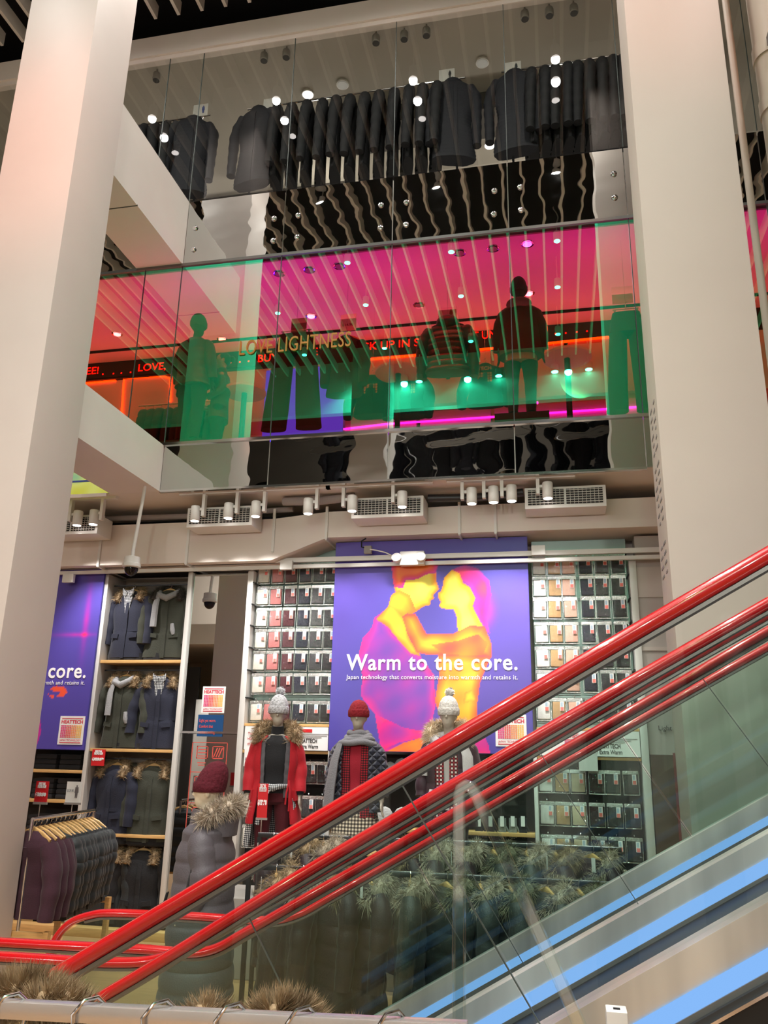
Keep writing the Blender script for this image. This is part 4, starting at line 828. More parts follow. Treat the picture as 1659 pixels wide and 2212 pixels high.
REL = [((-.165, .0, 1.385), (-.235, .02, 1.13), (-.25, -.045, .89), (-.06, -.12, -1)), ((.165, .0, 1.385), (.235, .02, 1.13), (.25, -.045, .89), (.06, -.12, -1))]
def sleeves(b, arms, rad=(.078, .07, .056), puff=0, pitch=.1, seed=1, end=.96):
    for i, (sh, el, wr, fd) in enumerate(arms):
        sh, el, wr = Vector(sh), Vector(el), Vector(wr); sleeve(b, [sh+Vector((-.04 if sh.x > 0 else .04, 0, .0)), sh.lerp(el, .25), el, el.lerp(wr, end)], [rad[0]*.8, rad[0], rad[1], rad[2]], puff, pitch, .07, seed+i)
    return b
def hat(t, m, pom=None, turn=(0, 0), tall=.13, cuff=True, ribs=22, tip=0, cm=None):
    hx, hy = turn; b = MB(); R = []
    for j in range(16):
        u = j/15; rr_ = sqrt(max(0, 1-u**2.4)); k = [(1+.03*abs(sin(a*ribs/2))) for a in [2*pi*q/72 for q in range(72)]]
        R.append([(hx+(.094*rr_+.004)*k[q]*cos(2*pi*q/72), -.002+hy+(.114*rr_+.004)*k[q]*sin(2*pi*q/72)+tip*u, 1.672+(tall+.028)*u) for q in range(72)])
    o = b.loft(R).build('hat', m, t)
    if cuff: MB().loft([[(hx+x*k*cos(2*pi*q/72)*(1+.02*abs(sin(q*.95))), -.004+hy+x*1.17*k*sin(2*pi*q/72), z) for q in range(72)] for z, k, x in ((1.655, .99, .098), (1.67, 1.05, .099), (1.715, 1.05, .099), (1.73, .99, .098))]).build('hat_cuff', cm or m, o)
    if pom:
        p = MB(); r_ = random.Random(5); p.ell((hx+.005, hy+.03, 1.70+tall+.03), .042, .042, .042, 12, 8)
        for _ in range(260): d = Vector((r_.gauss(0, 1), r_.gauss(0, 1), r_.gauss(0, 1))).normalized(); c_ = Vector((hx+.005, hy+.03, 1.70+tall+.03)); e_ = d.orthogonal().normalized()*.004; p.add([c_+d*.035-e_, c_+d*.035+e_, c_+d*.056], [(0, 1, 2)])
        p.build('pompom', pom, o, smooth=False, fixn=False)
    return o
def trousers(t, m, top=.98, bot=.09, w=1.0, name='trousers'):
    b = MB().loft([ring(z, x*w, y*w, 0, 0, 24, 2.4) for z, x, y in ((top, .150, .108), (.90, .178, .122), (.82, .178, .118), (.79, .12, .08))])
    for s_ in (-1, 1): sleeve(b, [(s_*.088, 0, .86), (s_*.102, -.008, .66), (s_*.102, -.008, .48), (s_*.102, .018, bot)], [.098*w, .086*w, .066*w, .052*w], 0, .1, .04, 3, 16)
    return b.build(name, m, t)
def top(t, m, bot=.92, k=1.0, slv=True, arms=REL, name='sweater', neck=True, seed=2):
    b = MB(); torso(b, [(1.445, .075*k, .065*k), (1.425, .13*k, .085*k), (1.37, .185*k, .108*k), (1.2, .176*k, .125*k), (1.05, .15*k, .11*k), (bot, .175*k, .124*k)], 22, 0, .1, seed, .02)
    if neck: b.tube([(0, .015, 1.41), (0, .01, 1.47), (0, 0, 1.535)], [.075, .064, .06], 18)
    if slv: sleeves(b, arms, (.06, .054, .042), 0, .1, seed, 1.0)
    return b.build(name, m, t)
def furhood(t, fm, n=900, r=.05, ln=.085, seed=3, low=False, base=1.47):
    f = MB(); z = base
    fur(f, [(-.16, -.085, z-.10), (-.185, -.02, z+.0), (-.15, .075, z+.055), (-.07, .125, z+.06), (.07, .125, z+.06), (.15, .075, z+.055), (.185, -.02, z+.0), (.16, -.085, z-.10)], r, n, ln, seed, .004, .5); return f.build('fur_trim', fm, t, smooth=False, fixn=False)
plat = tag(MB().box(-3.35, -.45, 7.72, 8.5, 0, .66).build('display_platform', mat('platform_paint', (150, 144, 138), .6), bevel=.01), 'long grey display platform the three front mannequins stand on', 'platform')
M_SPECK = mat('speckled_knit', (176, 177, 180), .95, noise=.45, nscale=60, bump=1.0, bscale=55); M_WKNIT = mat('cream_knit', (205, 201, 194), .95, noise=.2, nscale=55, bump=1.0, bscale=50); M_RKNIT = mat('red_knit', (128, 24, 34), .95, noise=.15, nscale=50, bump=1.0, bscale=45); M_MKNIT = mat('maroon_knit', (84, 18, 32), .95, noise=.15, nscale=40, bump=1.0, bscale=40)
M_REDC = cloth('red_coat_cloth', (176, 16, 32), .7); M_GVEST = cloth('grey_down', (92, 90, 94), .5); M_MAROONT = cloth('maroon_trouser', (78, 14, 26))
MG = 'mannequins on the platform'
# red coat
p = at(604, 1500, 8.1)
t = figure('mannequin', 'mannequin in an open red coat, black top and speckled bobble hat', 'mannequin', M_MANQ, REL, (p.x-.0, 8.1, .665), radians(14), MG)
top(t, M_BLKCL, .90); trousers(t, M_MAROONT); hat(t, M_SPECK, M_SPECK, (0, 0), .15)
b = MB(); torso(b, [(1.44, .10, .085), (1.37, .195, .122), (1.2, .188, .138), (1.0, .185, .135), (.86, .19, .14)], 24, .07, .09, 4, .02, .55); b.build('down_vest', M_GVEST, t)
b = MB(); torso(b, [(1.44, .12, .10), (1.375, .215, .14), (1.2, .225, .158), (1.02, .205, .15), (.9, .225, .16), (.62, .27, .185)], 34, 0, .1, 5, .05, .72)
sleeves(b, REL, (.088, .08, .062), 0, .1, 6, .92); c = b.build('open_coat', M_REDC, t)
for s_ in (-1, 1): MB().bar((s_*.20, -.10, .88), (s_*.24, -.03, .885), .10, .03, (0, 1, 0)).build('pocket_flap', M_REDC, c)
MB().tube([(.15, -.135, 1.02), (.165, -.155, .92), (.16, -.15, .74)], .009, 6).tube([(.15, -.135, 1.02), (.13, -.155, .9), (.125, -.155, .80)], .009, 6).build('waist_cord', M_REDC, c)
furhood(t, M_FURB, 4200, .06, .075)
b = MB(); torso(b, [(1.0, .172, .126), (.94, .19, .142), (.75, .23, .165), (.40, .26, .18)], 24, 0, .1, 7, .07, .95); b.tube([(-.14, -.10, .97), (-.05, -.155, .965), (0, -.165, .95), (.05, -.155, .965), (.14, -.10, .97)], [.02, .028, .034, .028, .02], 8)
b.tube([(-.01, -.165, .95), (-.09, -.19, .85), (-.13, -.19, .62)], [.02, .04, .055], 8, True, .4); b.build('tied_shirt', M_GING, t)
MB().tube([(.245, -.035, .93), (.252, -.05, .88)], [.04, .036], 12).build('glove_cuff', M_BLKCL, t)
# navy quilted jacket
p = at(776, 1505, 8.1)
t = figure('mannequin', 'mannequin in a navy quilted jacket, grey scarf and red knit hat', 'mannequin', M_MANQ, REL, (p.x, 8.1, .64), radians(4), MG)
trousers(t, cloth('dark_tights', (40, 28, 34))); hat(t, M_RKNIT, None, (0, 0), .125)
top(t, cloth('crimson_top', (150, 20, 40)), .84, 1.0, False)
b = MB(); torso(b, [(1.43, .13, .10), (1.37, .193, .120), (1.2, .187, .136), (1.0, .178, .132), (.72, .20, .15)], 24, 0, .1, 14, .04, .30); b.build('plaid_shirt', M_REDPL, t)
def quilt(name, rgb):
    m = mat(name, rgb, .5, sheen=.2); nt = m.node_tree; N = nt.nodes.new; L = nt.links.new; tc = N('ShaderNodeTexCoord'); mp = N('ShaderNodeMapping'); mp.inputs['Rotation'].default_value = (0, radians(45), 0); L(tc.outputs['Object'], mp.inputs[0]); ws = []
    for d_ in ('X', 'Z'):
        w = N('ShaderNodeTexWave'); w.bands_direction = d_; w.inputs['Scale'].default_value = 5.5; L(mp.outputs[0], w.inputs['Vector']); ws.append(w)
    mx = N('ShaderNodeMath'); mx.operation = 'MINIMUM'; L(ws[0].outputs['Fac'], mx.inputs[0]); L(ws[1].outputs['Fac'], mx.inputs[1]); pw = N('ShaderNodeMath'); pw.operation = 'POWER'; pw.inputs[1].default_value = .35; L(mx.outputs[0], pw.inputs[0])
    bp = N('ShaderNodeBump'); bp.inputs['Strength'].default_value = 1; bp.inputs['Distance'].default_value = .02; L(pw.outputs[0], bp.inputs['Height']); L(bp.outputs[0], nt.nodes['Principled BSDF'].inputs['Normal']); return m
b = MB(); torso(b, [(1.44, .13, .105), (1.375, .215, .14), (1.2, .225, .155), (1.0, .22, .155), (.78, .255, .175)], 30, 0, .1, 15, .035, .62); sleeves(b, REL, (.09, .082, .066), 0, .1, 16, .9); b.build('quilted_jacket', quilt('navy_quilt', (38, 42, 58)), t)
b = MB(); torso(b, [(.90, .17, .125), (.80, .20, .14), (.50, .25, .17)], 18, 0, .1, 17, .05); b.build('plaid_skirt', M_CREAMPL, t)
b = MB()
for k, (z, r, tl) in enumerate(((1.50, .085, .0), (1.465, .112, .01), (1.43, .14, .015), (1.395, .165, .02))): b.tube([((r+.004*sin(5*a+k))*cos(a), (r*.86)*sin(a)-.01, z+tl*sin(a+k)+.006*sin(4*a+k*2)) for a in [2*pi*q/40 for q in range(41)]], .030, 10)
b.tube([(-.16, -.10, 1.40), (-.20, -.13, 1.25), (-.235, -.13, 1.0), (-.26, -.12, .72)], [.05, .075, .09, .10], 12, True, .35); b.build('scarf', cloth('mid_grey_scarf', (122, 122, 126), .95, bump=.6), t)
# maroon down coat
p = at(970, 1497, 8.1)
t = figure('mannequin', 'mannequin in a plum down coat, pale scarf and white bobble hat', 'mannequin', M_MANQ, REL, (p.x, 8.1, .665), radians(-4), MG, turn=(0, -.03))
trousers(t, cloth('dark_tights', (40, 28, 34))); hat(t, M_WKNIT, M_WKNIT, (0, -.02), .145); top(t, cloth('pale_shirt', (190, 186, 182)), .80, 1.0, False, neck=False)
b = MB(); torso(b, [(1.43, .12, .10), (1.37, .193, .120), (1.2, .187, .136), (1.0, .178, .132), (.70, .21, .155)], 24, 0, .1, 24, .04, .15); b.build('tartan_shirt', M_TARTAN, t)
b = MB(); torso(b, [(1.45, .12, .10), (1.38, .215, .14), (1.2, .23, .165), (1.0, .225, .16), (.66, .265, .18)], 70, .08, .14, 25, .03, .50); sleeves(b, REL, (.095, .09, .07), .10, .12, 26, .93); b.build('down_coat', cloth('plum_down', (62, 38, 48), .5), t)
b = MB()
for s_ in (-1, 1): b.tube([(0, .06, 1.47), (s_*.11, .02, 1.45), (s_*.13, -.08, 1.42), (s_*.07, -.15, 1.385), (0, -.165, 1.375)], [.05, .05, .05, .05, .05], 10)
for s_ in (-1, 1): b.tube([(s_*.16, -.11, 1.38), (s_*.205, -.155, 1.28), (s_*.215, -.165, 1.10)], [.05, .06, .062], 10, True, .4)
b.build('scarf', cloth('pale_scarf', (176, 174, 172), .95, bump=.5), t); furhood(t, mat('cream_fur', (198, 180, 152), .8, noise=.4, nscale=20), 4200, .058, .075, 8, base=1.50)
b = MB().tube([(-.13, -.19, .98), (-.14, -.20, .90)], [.02, .028], 8)
for k in range(4): b.tube([(-.16+.013*k, -.20, .905), (-.165+.014*k, -.205, .85)], .007, 6)
b.build('white_glove', mat('white_glove_knit', (220, 218, 214), .9, bump=.6), t)
# grey long coat mannequin in profile at the escalator
p = at(448, 1660, 6.0)
ARM2 = [((-.165, 0, 1.385), (-.225, .06, 1.12), (-.235, -.02, .88), (-.03, -.3, -1)), ((.165, 0, 1.385), (.225, .06, 1.12), (.235, -.02, .88), (.03, -.3, -1))]
t = figure('mannequin', 'mannequin in profile in a long grey padded coat and maroon knit hat', 'mannequin', mat('cream_shell', (222, 208, 182), .45), ARM2, (p.x+.02, 6.0, .0), radians(-78), 'mannequins', 1.0)
top(t, M_BLKCL, .9); trousers(t, M_BLKCL); hat(t, M_MKNIT, None, (0, .01), .18, tip=.05)
gm = cloth('grey_padded', (88, 83, 88), .5)
b = MB(); torso(b, [(1.46, .12, .12, 0, .02), (1.38, .22, .17, 0, .02), (1.2, .245, .205, 0, .02), (1.0, .25, .215, 0, .02), (.7, .275, .235, 0, .02), (.32, .30, .25, 0, .02)], 100, .055, .135, 44, .02, .34); sleeves(b, ARM2, (.098, .092, .074), .06, .13, 46, .95); c = b.build('padded_coat', gm, t)
MB().loft([ring(1.36, .16, .10, 0, .13), ring(1.46, .165, .12, 0, .12), ring(1.53, .13, .10, 0, .10), ring(1.55, .08, .06, 0, .10)]).build('hood', gm, c)
MB().loft([ring(1.42, .115, .115, 0, .0, 28, 2.4, None, 0, .4), ring(1.50, .11, .108, 0, .0, 28, 2.4, None, 0, .4), ring(1.54, .105, .10, 0, .0, 28, 2.4, None, 0, .4)], False, False).build('stand_collar', gm, c)
f = MB(); fur(f, [(-.15, -.02, 1.44), (-.17, .08, 1.52), (-.12, .18, 1.56), (0, .22, 1.575), (.12, .18, 1.56), (.17, .08, 1.52), (.15, -.02, 1.44)], .05, 3600, .085, 9, .004, .3); f.build('fur_trim', M_FURG, c, smooth=False, fixn=False)
MB().bar((-.075, -.155, 1.36), (-.085, -.205, .40), .02, .008, (0, 1, 0)).build('zip_tape', M_PAPER, c)
MB().tube([(-.02, -.235, .97), (.0, -.25, .88), (-.03, -.25, .80)], .006, 6).tube([(.02, -.235, .97), (.03, -.25, .9), (.02, -.25, .84)], .006, 6).build('drawcord', M_BLKCL, c)
# upper floor, backs to the atrium
p = at(1120, 612, 8.75)
t = figure('mannequin', 'back of a dark hooded coat mannequin behind the pink glass, right side', 'mannequin', M_BLKCL, REL, (p.x, 8.75, 7.46-1.84), radians(180), 'mannequins')
top(t, cloth('grey_tunic', (150, 140, 140)), .72, 1.08, False, name='tunic'); trousers(t, M_BLKCL, w=1.08); hat(t, M_BLKCL, None, (0, 0), .155, tip=.01, ribs=10)
b = MB(); torso(b, [(1.46, .12, .11), (1.38, .23, .15), (1.2, .24, .165), (1.0, .24, .165), (.80, .25, .17)], 30, 0, .1, 54, .03); sleeves(b, REL, (.095, .088, .07), 0, .1, 56, .95); b.build('hooded_coat', cloth('charcoal_coat', (52, 46, 54)), t)
MB().ell((0, .10, 1.44), .15, .085, .085, 18, 10).build('hood', cloth('charcoal_coat', (52, 46, 54)), t)
tag(MB().box(p.x-.3, p.x+.3, 8.5, 9.05, Z2b-.02, 7.46-1.84).build('display_plinth', M_BLACK), 'low black plinth under the right upper mannequin', 'plinth')
p = at(430, 690, 8.75)
t = figure('mannequin', 'back of a padded jacket mannequin behind the glass beside the shopper', 'mannequin', M_BLKCL, REL, (p.x, 8.75, 7.38-1.83), radians(170), 'mannequins')
trousers(t, M_BLKCL, w=1.1); hat(t, cloth('dark_green_cap', (34, 48, 44)), None, (0, 0), .14)
b = MB(); torso(b, [(1.46, .11, .10), (1.38, .225, .15), (1.2, .235, .165), (1.0, .22, .155), (.80, .235, .16)], 40, .05, .09, 64, .03); sleeves(b, REL, (.092, .085, .068), .04, .09, 66, .95); b.build('padded_jacket', cloth('green_black_padded', (48, 54, 52), .5), t)
tag(MB().box(p.x-.3, p.x+.3, 8.5, 9.05, Z2b-.02, 7.38-1.83).build('display_plinth', M_BLACK), 'low black plinth under the left upper mannequin', 'plinth')
# shopper
p = at(483, 765, 9.1); skin = mat('skin', (176, 128, 100), .5)
ARM3 = [((-.165, 0, 1.385), (-.215, .04, 1.14), (-.19, -.16, 1.0), (.2, -1, -.25)), ((.165, 0, 1.385), (.215, .04, 1.14), (.19, -.16, 1.0), (-.2, -1, -.25))]
t = figure('person', 'person with tied-back dark hair in a green-grey jacket behind the glass', 'person', skin, ARM3, (p.x, 9.1, Z2b-.03), radians(-70), None, .93, face=True)
b = MB(); b.ell((0, .02, 1.685), .084, .098, .105, 18, 12).ell((0, .125, 1.70), .045, .045, .045, 12, 8); b.v = [(x, max(y, -.055+(1.74-z)*.25), z) for x, y, z in b.v]; b.build('hair', mat('dark_hair', (24, 20, 20), .5), t)
for s_ in (-1, 1): MB().ell((s_*.03, -.093, 1.672), .010, .005, .006, 8, 6).build('eye', M_BLACK, t)
top(t, cloth('green_grey_jacket', (74, 88, 82), .8), .74, 1.12, True, ARM3, 'jacket'); trousers(t, M_BLKCL, w=1.05)
# ------------------------------------------------------------------ escalators
M_RAIL = mat('red_handrail', (192, 18, 25), .2, coat=.6)
M_BLKR = mat('handrail_guide', (116, 116, 112), .35, .5)
M_BAL = glassmat('balustrade_glass', (.89, .93, .91), (.018, .021, .021)); M_BALG = glassmat('green_balustrade_glass', (.58, .75, .69), (.035, .045, .042))
M_BLUE = emat('blue_strip_light', (136, 188, 252), .98)
M_ACR = glassmat('clear_acrylic', (.78, .82, .81), (.16, .17, .17), .06)
def hermite(pts, n=8):
    out = []; P = [Vector(p) for p in pts]
    for i in range(len(P)-1):
        p0, p1, p2, p3 = P[max(i-1, 0)], P[i], P[i+1], P[min(i+2, len(P)-1)]
        for k in range(n): t = k/n; out.append(.5*((2*p1)+(-p0+p2)*t+(2*p0-5*p1+4*p2-p3)*t*t+(-p0+3*p1-3*p2+p3)*t**3))
    return out+[P[-1]]
def run(pix, Y, far=1.9):
    P = [at(px, py, Y) for px, py in pix]; d = (P[-1]-P[-2]).normalized(); P.append(P[-1]+d*far); return P
RAILS = {'E': 2.4, 'D': 3.4, 'C': 4.12, 'B': 4.4, 'A': 5.2}
PIX = {'E': [(90, 2125), (700, 1763), (1300, 1408), (1659, 1199)], 'D': [(150, 2178), (260, 2130), (700, 1860), (1300, 1509), (1659, 1303)],
       'C': [(-420, 2040), (0, 2066), (250, 2079), (360, 2066), (460, 2014), (700, 1879), (1300, 1531), (1659, 1327)],
       'B': [(-420, 2008), (0, 2035), (300, 2050), (440, 2056), (540, 2008), (700, 1917), (1300, 1572), (1659, 1363)],
       'A': [(118, 2150), (104, 2095), (118, 2035), (150, 1995), (195, 1977), (250, 1972), (420, 1979), (560, 1988), (640, 1976), (760, 1910), (1300, 1600), (1659, 1397)]}
PATH = {}
for k, Y in RAILS.items():
    P = run(PIX[k], Y)
    if k == 'E': d = P[0]-P[1]; d.normalize(); P = [P[0]+d*.9+Vector((-.8, 0, .03)), P[0]+d*.75+Vector((-.25, 0, .0)), P[0]+d*.45]+P
    if k == 'D': P = [P[0]+Vector((-1.1, 0, -.02)), P[0]+Vector((-.35, 0, -.01))]+P
    if k in 'CB': P = [P[0]+Vector((-.10, 0, -.42)), P[0]+Vector((-.27, 0, -.24)), P[0]+Vector((-.16, 0, -.05))]+P
    PATH[k] = hermite(P, 8)
def rail_z(k, x):
    P = PATH[k]
    for a, b in zip(P, P[1:]):
        if a.x <= x <= b.x: t = (x-a.x)/(b.x-a.x+1e-9); return a.z+(b.z-a.z)*t
    return P[-1].z if x > P[-1].x else P[0].z
def DR(k, *ys):
    out = []
    for y in ys: p = at(1659, y, RAILS[k]); out.append(rail_z(k, p.x)-p.z)
    return out
def handrail(k, root, lab=None):
    o = MB().tube(PATH[k], .0235, 14, True, 1.55, up=(0, 1, 0)).build('handrail', M_RAIL, root)
    if lab: o['label'] = lab
    g = [p+Vector((.009, 0, -.029)) for p in PATH[k]]
    if k == 'A': g = g[30:]
    if k in 'CB': g = g[20:]
    MB().tube(g, .0105, 6, True, 1.6, up=(0, 1, 0)).build('rail_guide', M_BLKR, o)
def slab_band(k, root, name, m, d0, d1, y0, y1, x0, x1, bevel=0):
    Y = RAILS[k]; n = max(2, int((x1-x0)/.25)); R = []
    for i in range(n+1):
        x = x0+(x1-x0)*i/n; z = rail_z(k, x); R.append([(x, Y+y0, z-d0), (x, Y+y1, z-d0), (x, Y+y1, max(z-d1, -.4)), (x, Y+y0, max(z-d1, -.4))])
    return MB().loft(R).build(name, m, root, smooth=False)
def panes(k, root, m, joints, drop=.93, x0=None, x1=2.6):
    Y = RAILS[k]; xs = sorted(joints); xs = [x0]+xs+[x1]
    lean = .50
    for i in range(len(xs)-1):
        a, b = xs[i]+.006, xs[i+1]-.006; n = max(3, int((b-a)/.12)); T = []; B = []
        for j in range(n+1):
            x = a+(b-a)*j/n; z = rail_z(k, x)-.03; T.append((x, Y, z))
            xb = x+(lean*drop*.9 if (0 < i or j == n) and i < len(xs)-2 or (j < n and i > 0) else 0)
            if i == 0: xb = x+lean*drop*.9*(j/n)
            zb = max(rail_z(k, x)-drop, .01) if xb == x else max(rail_z(k, xb)-drop, .01); B.append((xb, Y, zb))
        mb = MB(); mb.add(T+B, [(j, j+1, n+1+j+1, n+1+j) for j in range(n)]); p = mb.build('glass_panel', m, root, smooth=False, fixn=False)
        if i < len(xs)-2: MB().bar(Vector(T[-1])+Vector((.006, 0, 0)), Vector(B[-1])+Vector((.006, 0, 0)), .003, .010, (0, 1, 0)).build('glass_joint', mat('joint_grey', (96, 104, 100), .3, .4), p)
def steps(root, y0, y1, k, off=.93):
    for i in range(11):
        x = -1.75+.395*i; z = rail_z(k, x)-off
        if z < .05: continue
        q = MB().box(x, x+.41, y0, y1, z-.05, z)
        for g_ in range(14): yy = y0+(y1-y0)*(g_+.5)/14; q.box(x+.01, x+.40, yy-.008, yy+.008, z, z+.012)
        q.box(x-.02, x+.0, y0, y1, z-.23, z).build('step', mat('step_grey', (70, 72, 74), .45, .7), root, smooth=False)
    MB().box(-3.4, -1.75, y0, y1, -.02, .02).build('landing_plate', M_STEEL, root)
e1 = world(thing('escalator', 'nearer escalator with the two front red handrails and glass sides', 'escalator', (-1.2, 2.9, 0)))
handrail('E', e1); handrail('D', e1)
panes('E', e1, M_BAL, [-.45, .75], DR('E', 1937)[0], -1.75); panes('D', e1, M_BAL, [-1.25, -.10, 1.05], DR('D', 1795)[0], -2.9)
e2 = world(thing('escalator', 'farther escalator whose red handrail curls down at the bottom left', 'escalator', (-2.2, 4.8, 0)))
handrail('A', e2); handrail('B', e2); handrail('C', e2)  # rail C stands for a reflection in the glass, built solid
panes('A', e2, M_BALG, [-.9, .35, 1.6], DR('A', 1715)[0], -3.15); panes('B', e2, M_BAL, [-.6, .7], 1.0, -3.3)
for k, root, ds in (('E', e1, DR('E', 1937, 2033, 2080, 2112, 2121)), ('D', e1, DR('D', 1795, 1846, 1878, 1931, 1939)), ('A', e2, DR('A', 1715, 1759, 1778, 1796, 1799))):
    xs = -1.6 if k != 'E' else -1.4
    slab_band(k, root, 'steel_skirt', M_STEEL, ds[0], ds[1], -.045, .045, xs, 2.9)
    slab_band(k, root, 'blue_light_strip', M_BLUE, ds[1], ds[2], -.055, .02, xs, 2.9)
    slab_band(k, root, 'grey_trim', mat('trim_grey', (112, 114, 114), .4, .3), ds[2], ds[2]+(ds[3]-ds[2])*.5, -.06, .03, xs, 2.9)
    slab_band(k, root, 'dark_trim', mat('trim_dark', (58, 60, 62), .4, .3), ds[2]+(ds[3]-ds[2])*.5, ds[3], -.075, .03, xs, 2.9)
    slab_band(k, root, 'edge_strip', M_CHROME if k == 'E' else M_BLACK, ds[3], ds[4], -.085, .03, xs, 2.9)
slab_band('E', e1, 'truss_cladding', mat('truss_black', (26, 26, 28), .5), DR('E', 2121)[0], 1.75, -.07, .95, -1.2, 2.9)
slab_band('A', e2, 'truss_cladding', mat('truss_black', (26, 26, 28), .5), DR('A', 1799)[0], 1.6, -1.5, .03, -1.2, 2.9)
steps(e2, 4.46, 5.14, 'A', 1.2)
# clear acrylic wedge guard
pts = [at(x, y, 2.22) for x, y in ((992, 2330), (992, 2050), (992, 1760), (992, 1716), (996, 1702), (1006, 1696), (1018, 1700), (1028, 1716), (1080, 1826), (1180, 2050), (1285, 2290))]
R = []
for i, p in enumerate(pts):
    d = (pts[min(i+1, len(pts)-1)]-pts[max(i-1, 0)]).normalized(); n_ = d.cross(Vector((0, 1, 0))).normalized()
    R.append([p+n_*a+Vector((0, b, 0)) for a, b in ((-.0145, -.02), (-.012, -.0225), (.012, -.0225), (.0145, -.02), (.0145, .02), (.012, .0225), (-.012, .0225), (-.0145, .02))])
g = MB().loft(R).build('acrylic_guard', M_ACR, smooth=True); tag(g, 'clear acrylic bent guard bar standing before the red handrails', 'guard')
# ------------------------------------------------------------------ rail with fur coats right before the camera
a, b = at(-160, 2170, 1.30), at(1010, 2228, 1.30)
t = world(thing('display_rail', 'polished square chrome rail close to the camera along the bottom edge', 'rail', ((a.x+b.x)/2, 1.3, 0)))
MB().bar(a, b, .024, .024).build('rail', mat('satin_steel', (214, 212, 210), .25, .8), t, bevel=.002); MB().bar((a.x+.02, a.y, 0), (a.x+.02, a.y, a.z-.012), .024, .024).bar((b.x-.012, b.y, 0), (b.x-.012, b.y, b.z-.012), .024, .024).build('post', M_CHROME, t)
p = at(1331, 2176, 1.30); q = MB().box(p.x-.014, p.x+.014, 1.285, 1.32, 0, p.z-.002).build('display_post', M_WHMET, bevel=.002)
tag(q, 'short white square post top with a dark slot at the bottom edge', 'post'); MB().box(p.x-.004, p.x+.005, 1.297, 1.303, p.z-.004, p.z-.0008).build('slot', M_BLACK, q)
def near_coat(px, label, furs, fm, i):
    u = (px+160)/1170; p = a.lerp(b, u); t = world(thing('fur_hood_coat', label, 'coat', (p.x, 1.3, p.z-1.0), 0, 'coats on the near rail'))
    ph = radians(25)
    MB().tube([(p.x-.016, 1.284, p.z-.03), (p.x-.020, 1.282, p.z+.0), (p.x-.008, 1.292, p.z+.018), (p.x+.008, 1.304, p.z+.021), (p.x+.018, 1.318, p.z+.006), (p.x+.012, 1.32, p.z-.03), (p.x, 1.31, p.z-.07)], .0028, 8).build('hanger_hook', M_CHROME, t)
    c = MB(); torso(c, [(-.10, .05, .08), (-.15, .09, .18), (-.3, .11, .21), (-.9, .12, .22)], 24, .08, .13, 70+i); c.v = [(x+p.x, y+1.42, z+p.z) for x, y, z in c.v]; c.build('coat_body', (M_MPUFF, M_GPUFF, M_NPUFF)[i % 3], t)
    for k, (fx, fy, fY, w, n, ln) in enumerate(furs):
        f = at(fx, fy, fY); m_ = MB(); fur(m_, [f+Vector((-w, 0, -.022)), f+Vector((-w*.4, .0, -.006)), f+Vector((w*.3, .02, -.008)), f+Vector((w, .05, -.035))], .020, n*5, ln, 80+i*3+k, .0013, -.1); m_.build('fur_trim', fm, t, smooth=False, fixn=False)
near_coat(45, 'brown fur hood coat on the near chrome rail, at the far left', [(60, 2140, 1.50, .055, 1500, .045), (110, 2158, 1.42, .04, 700, .035)], M_FURB, 0)
near_coat(230, 'coat on the second hook of the near chrome rail', [(330, 2215, 1.36, .03, 300, .03)], M_FURB, 1)
near_coat(385, 'coat with a pale fur tuft on the third hook of the near rail', [(445, 2186, 1.40, .022, 420, .03)], M_FURB, 2)
near_coat(540, 'coat with upright light brown fur behind the fourth hook of the near rail', [(612, 2186, 1.42, .036, 1200, .038)], M_FURB, 3)
near_coat(686, 'coat on the fifth hook of the near chrome rail', [(760, 2235, 1.36, .03, 200, .025)], M_FURB, 4)
near_coat(865, 'coat on the rightmost hook of the near chrome rail', [(900, 2250, 1.36, .03, 200, .02)], M_FURB, 5)
# ------------------------------------------------------------------ upper floors behind the glass
struct('floor_upper', MB().box(-14, 9, F+.05, 10.45, Z2b-.03, Z2b-.02), mat('upper_floor', (225, 215, 205), .5), smooth=False)
struct('ceiling_upper', MB().box(-14, 9, F+.05, 10.45, Z3a-.06, Z3a-.04), mat('upper_ceiling', (238, 232, 226), .6), smooth=False)
light('AREA', 'ceiling_fill', (-2.4, 9.9, 7.0), 26, (1, .95, .92), 11, (-2.4, 9.6, 8), sy=.5)  # unseen area lights added to brighten the upper ceiling
light('AREA', 'ceiling_fill', (-2.4, 8.6, 7.0), 26, (1, .95, .92), 11, (-2.4, 8.8, 8), sy=.5)
light('AREA', 'top_ceiling_fill', (-2.4, 11.5, 9.2), 62, (1, .92, .84), 11, (-2.4, 10.4, 11.2), sy=.25)  # unseen area light added to brighten the top-floor ceiling
light('POINT', 'top_floor_light', (-3.5, 11.0, 10.6), 22, (1, .93, .85), .2); light('POINT', 'top_floor_light', (.4, 11.0, 10.6), 22, (1, .93, .85), .2)
struct('trim_upper_bulkhead', MB().box(-14, 9, 10.38, 10.45, 7.42, Z3a-.06), mat('ticker_board', (34, 30, 34), .5), smooth=False)
tag(MB().box(-9, 5, 10.0, 10.03, Z3a-.09, Z3a-.06).build('light_track', M_BLACK), 'thin black track across the upper ceiling seen through the pink glass', 'light track')
tk = world(thing('led_ticker', 'red running letter display on the dark board of the upper floor', 'display', (-2, 10.36, 7.45)))
MB().box(-8.5, 2.2, 10.365, 10.38, 7.44, 7.66).build('board', mat('ticker_board', (34, 30, 34), .5), tk, smooth=False)
M_LED = emat('led_red', (255, 30, 22), 4)
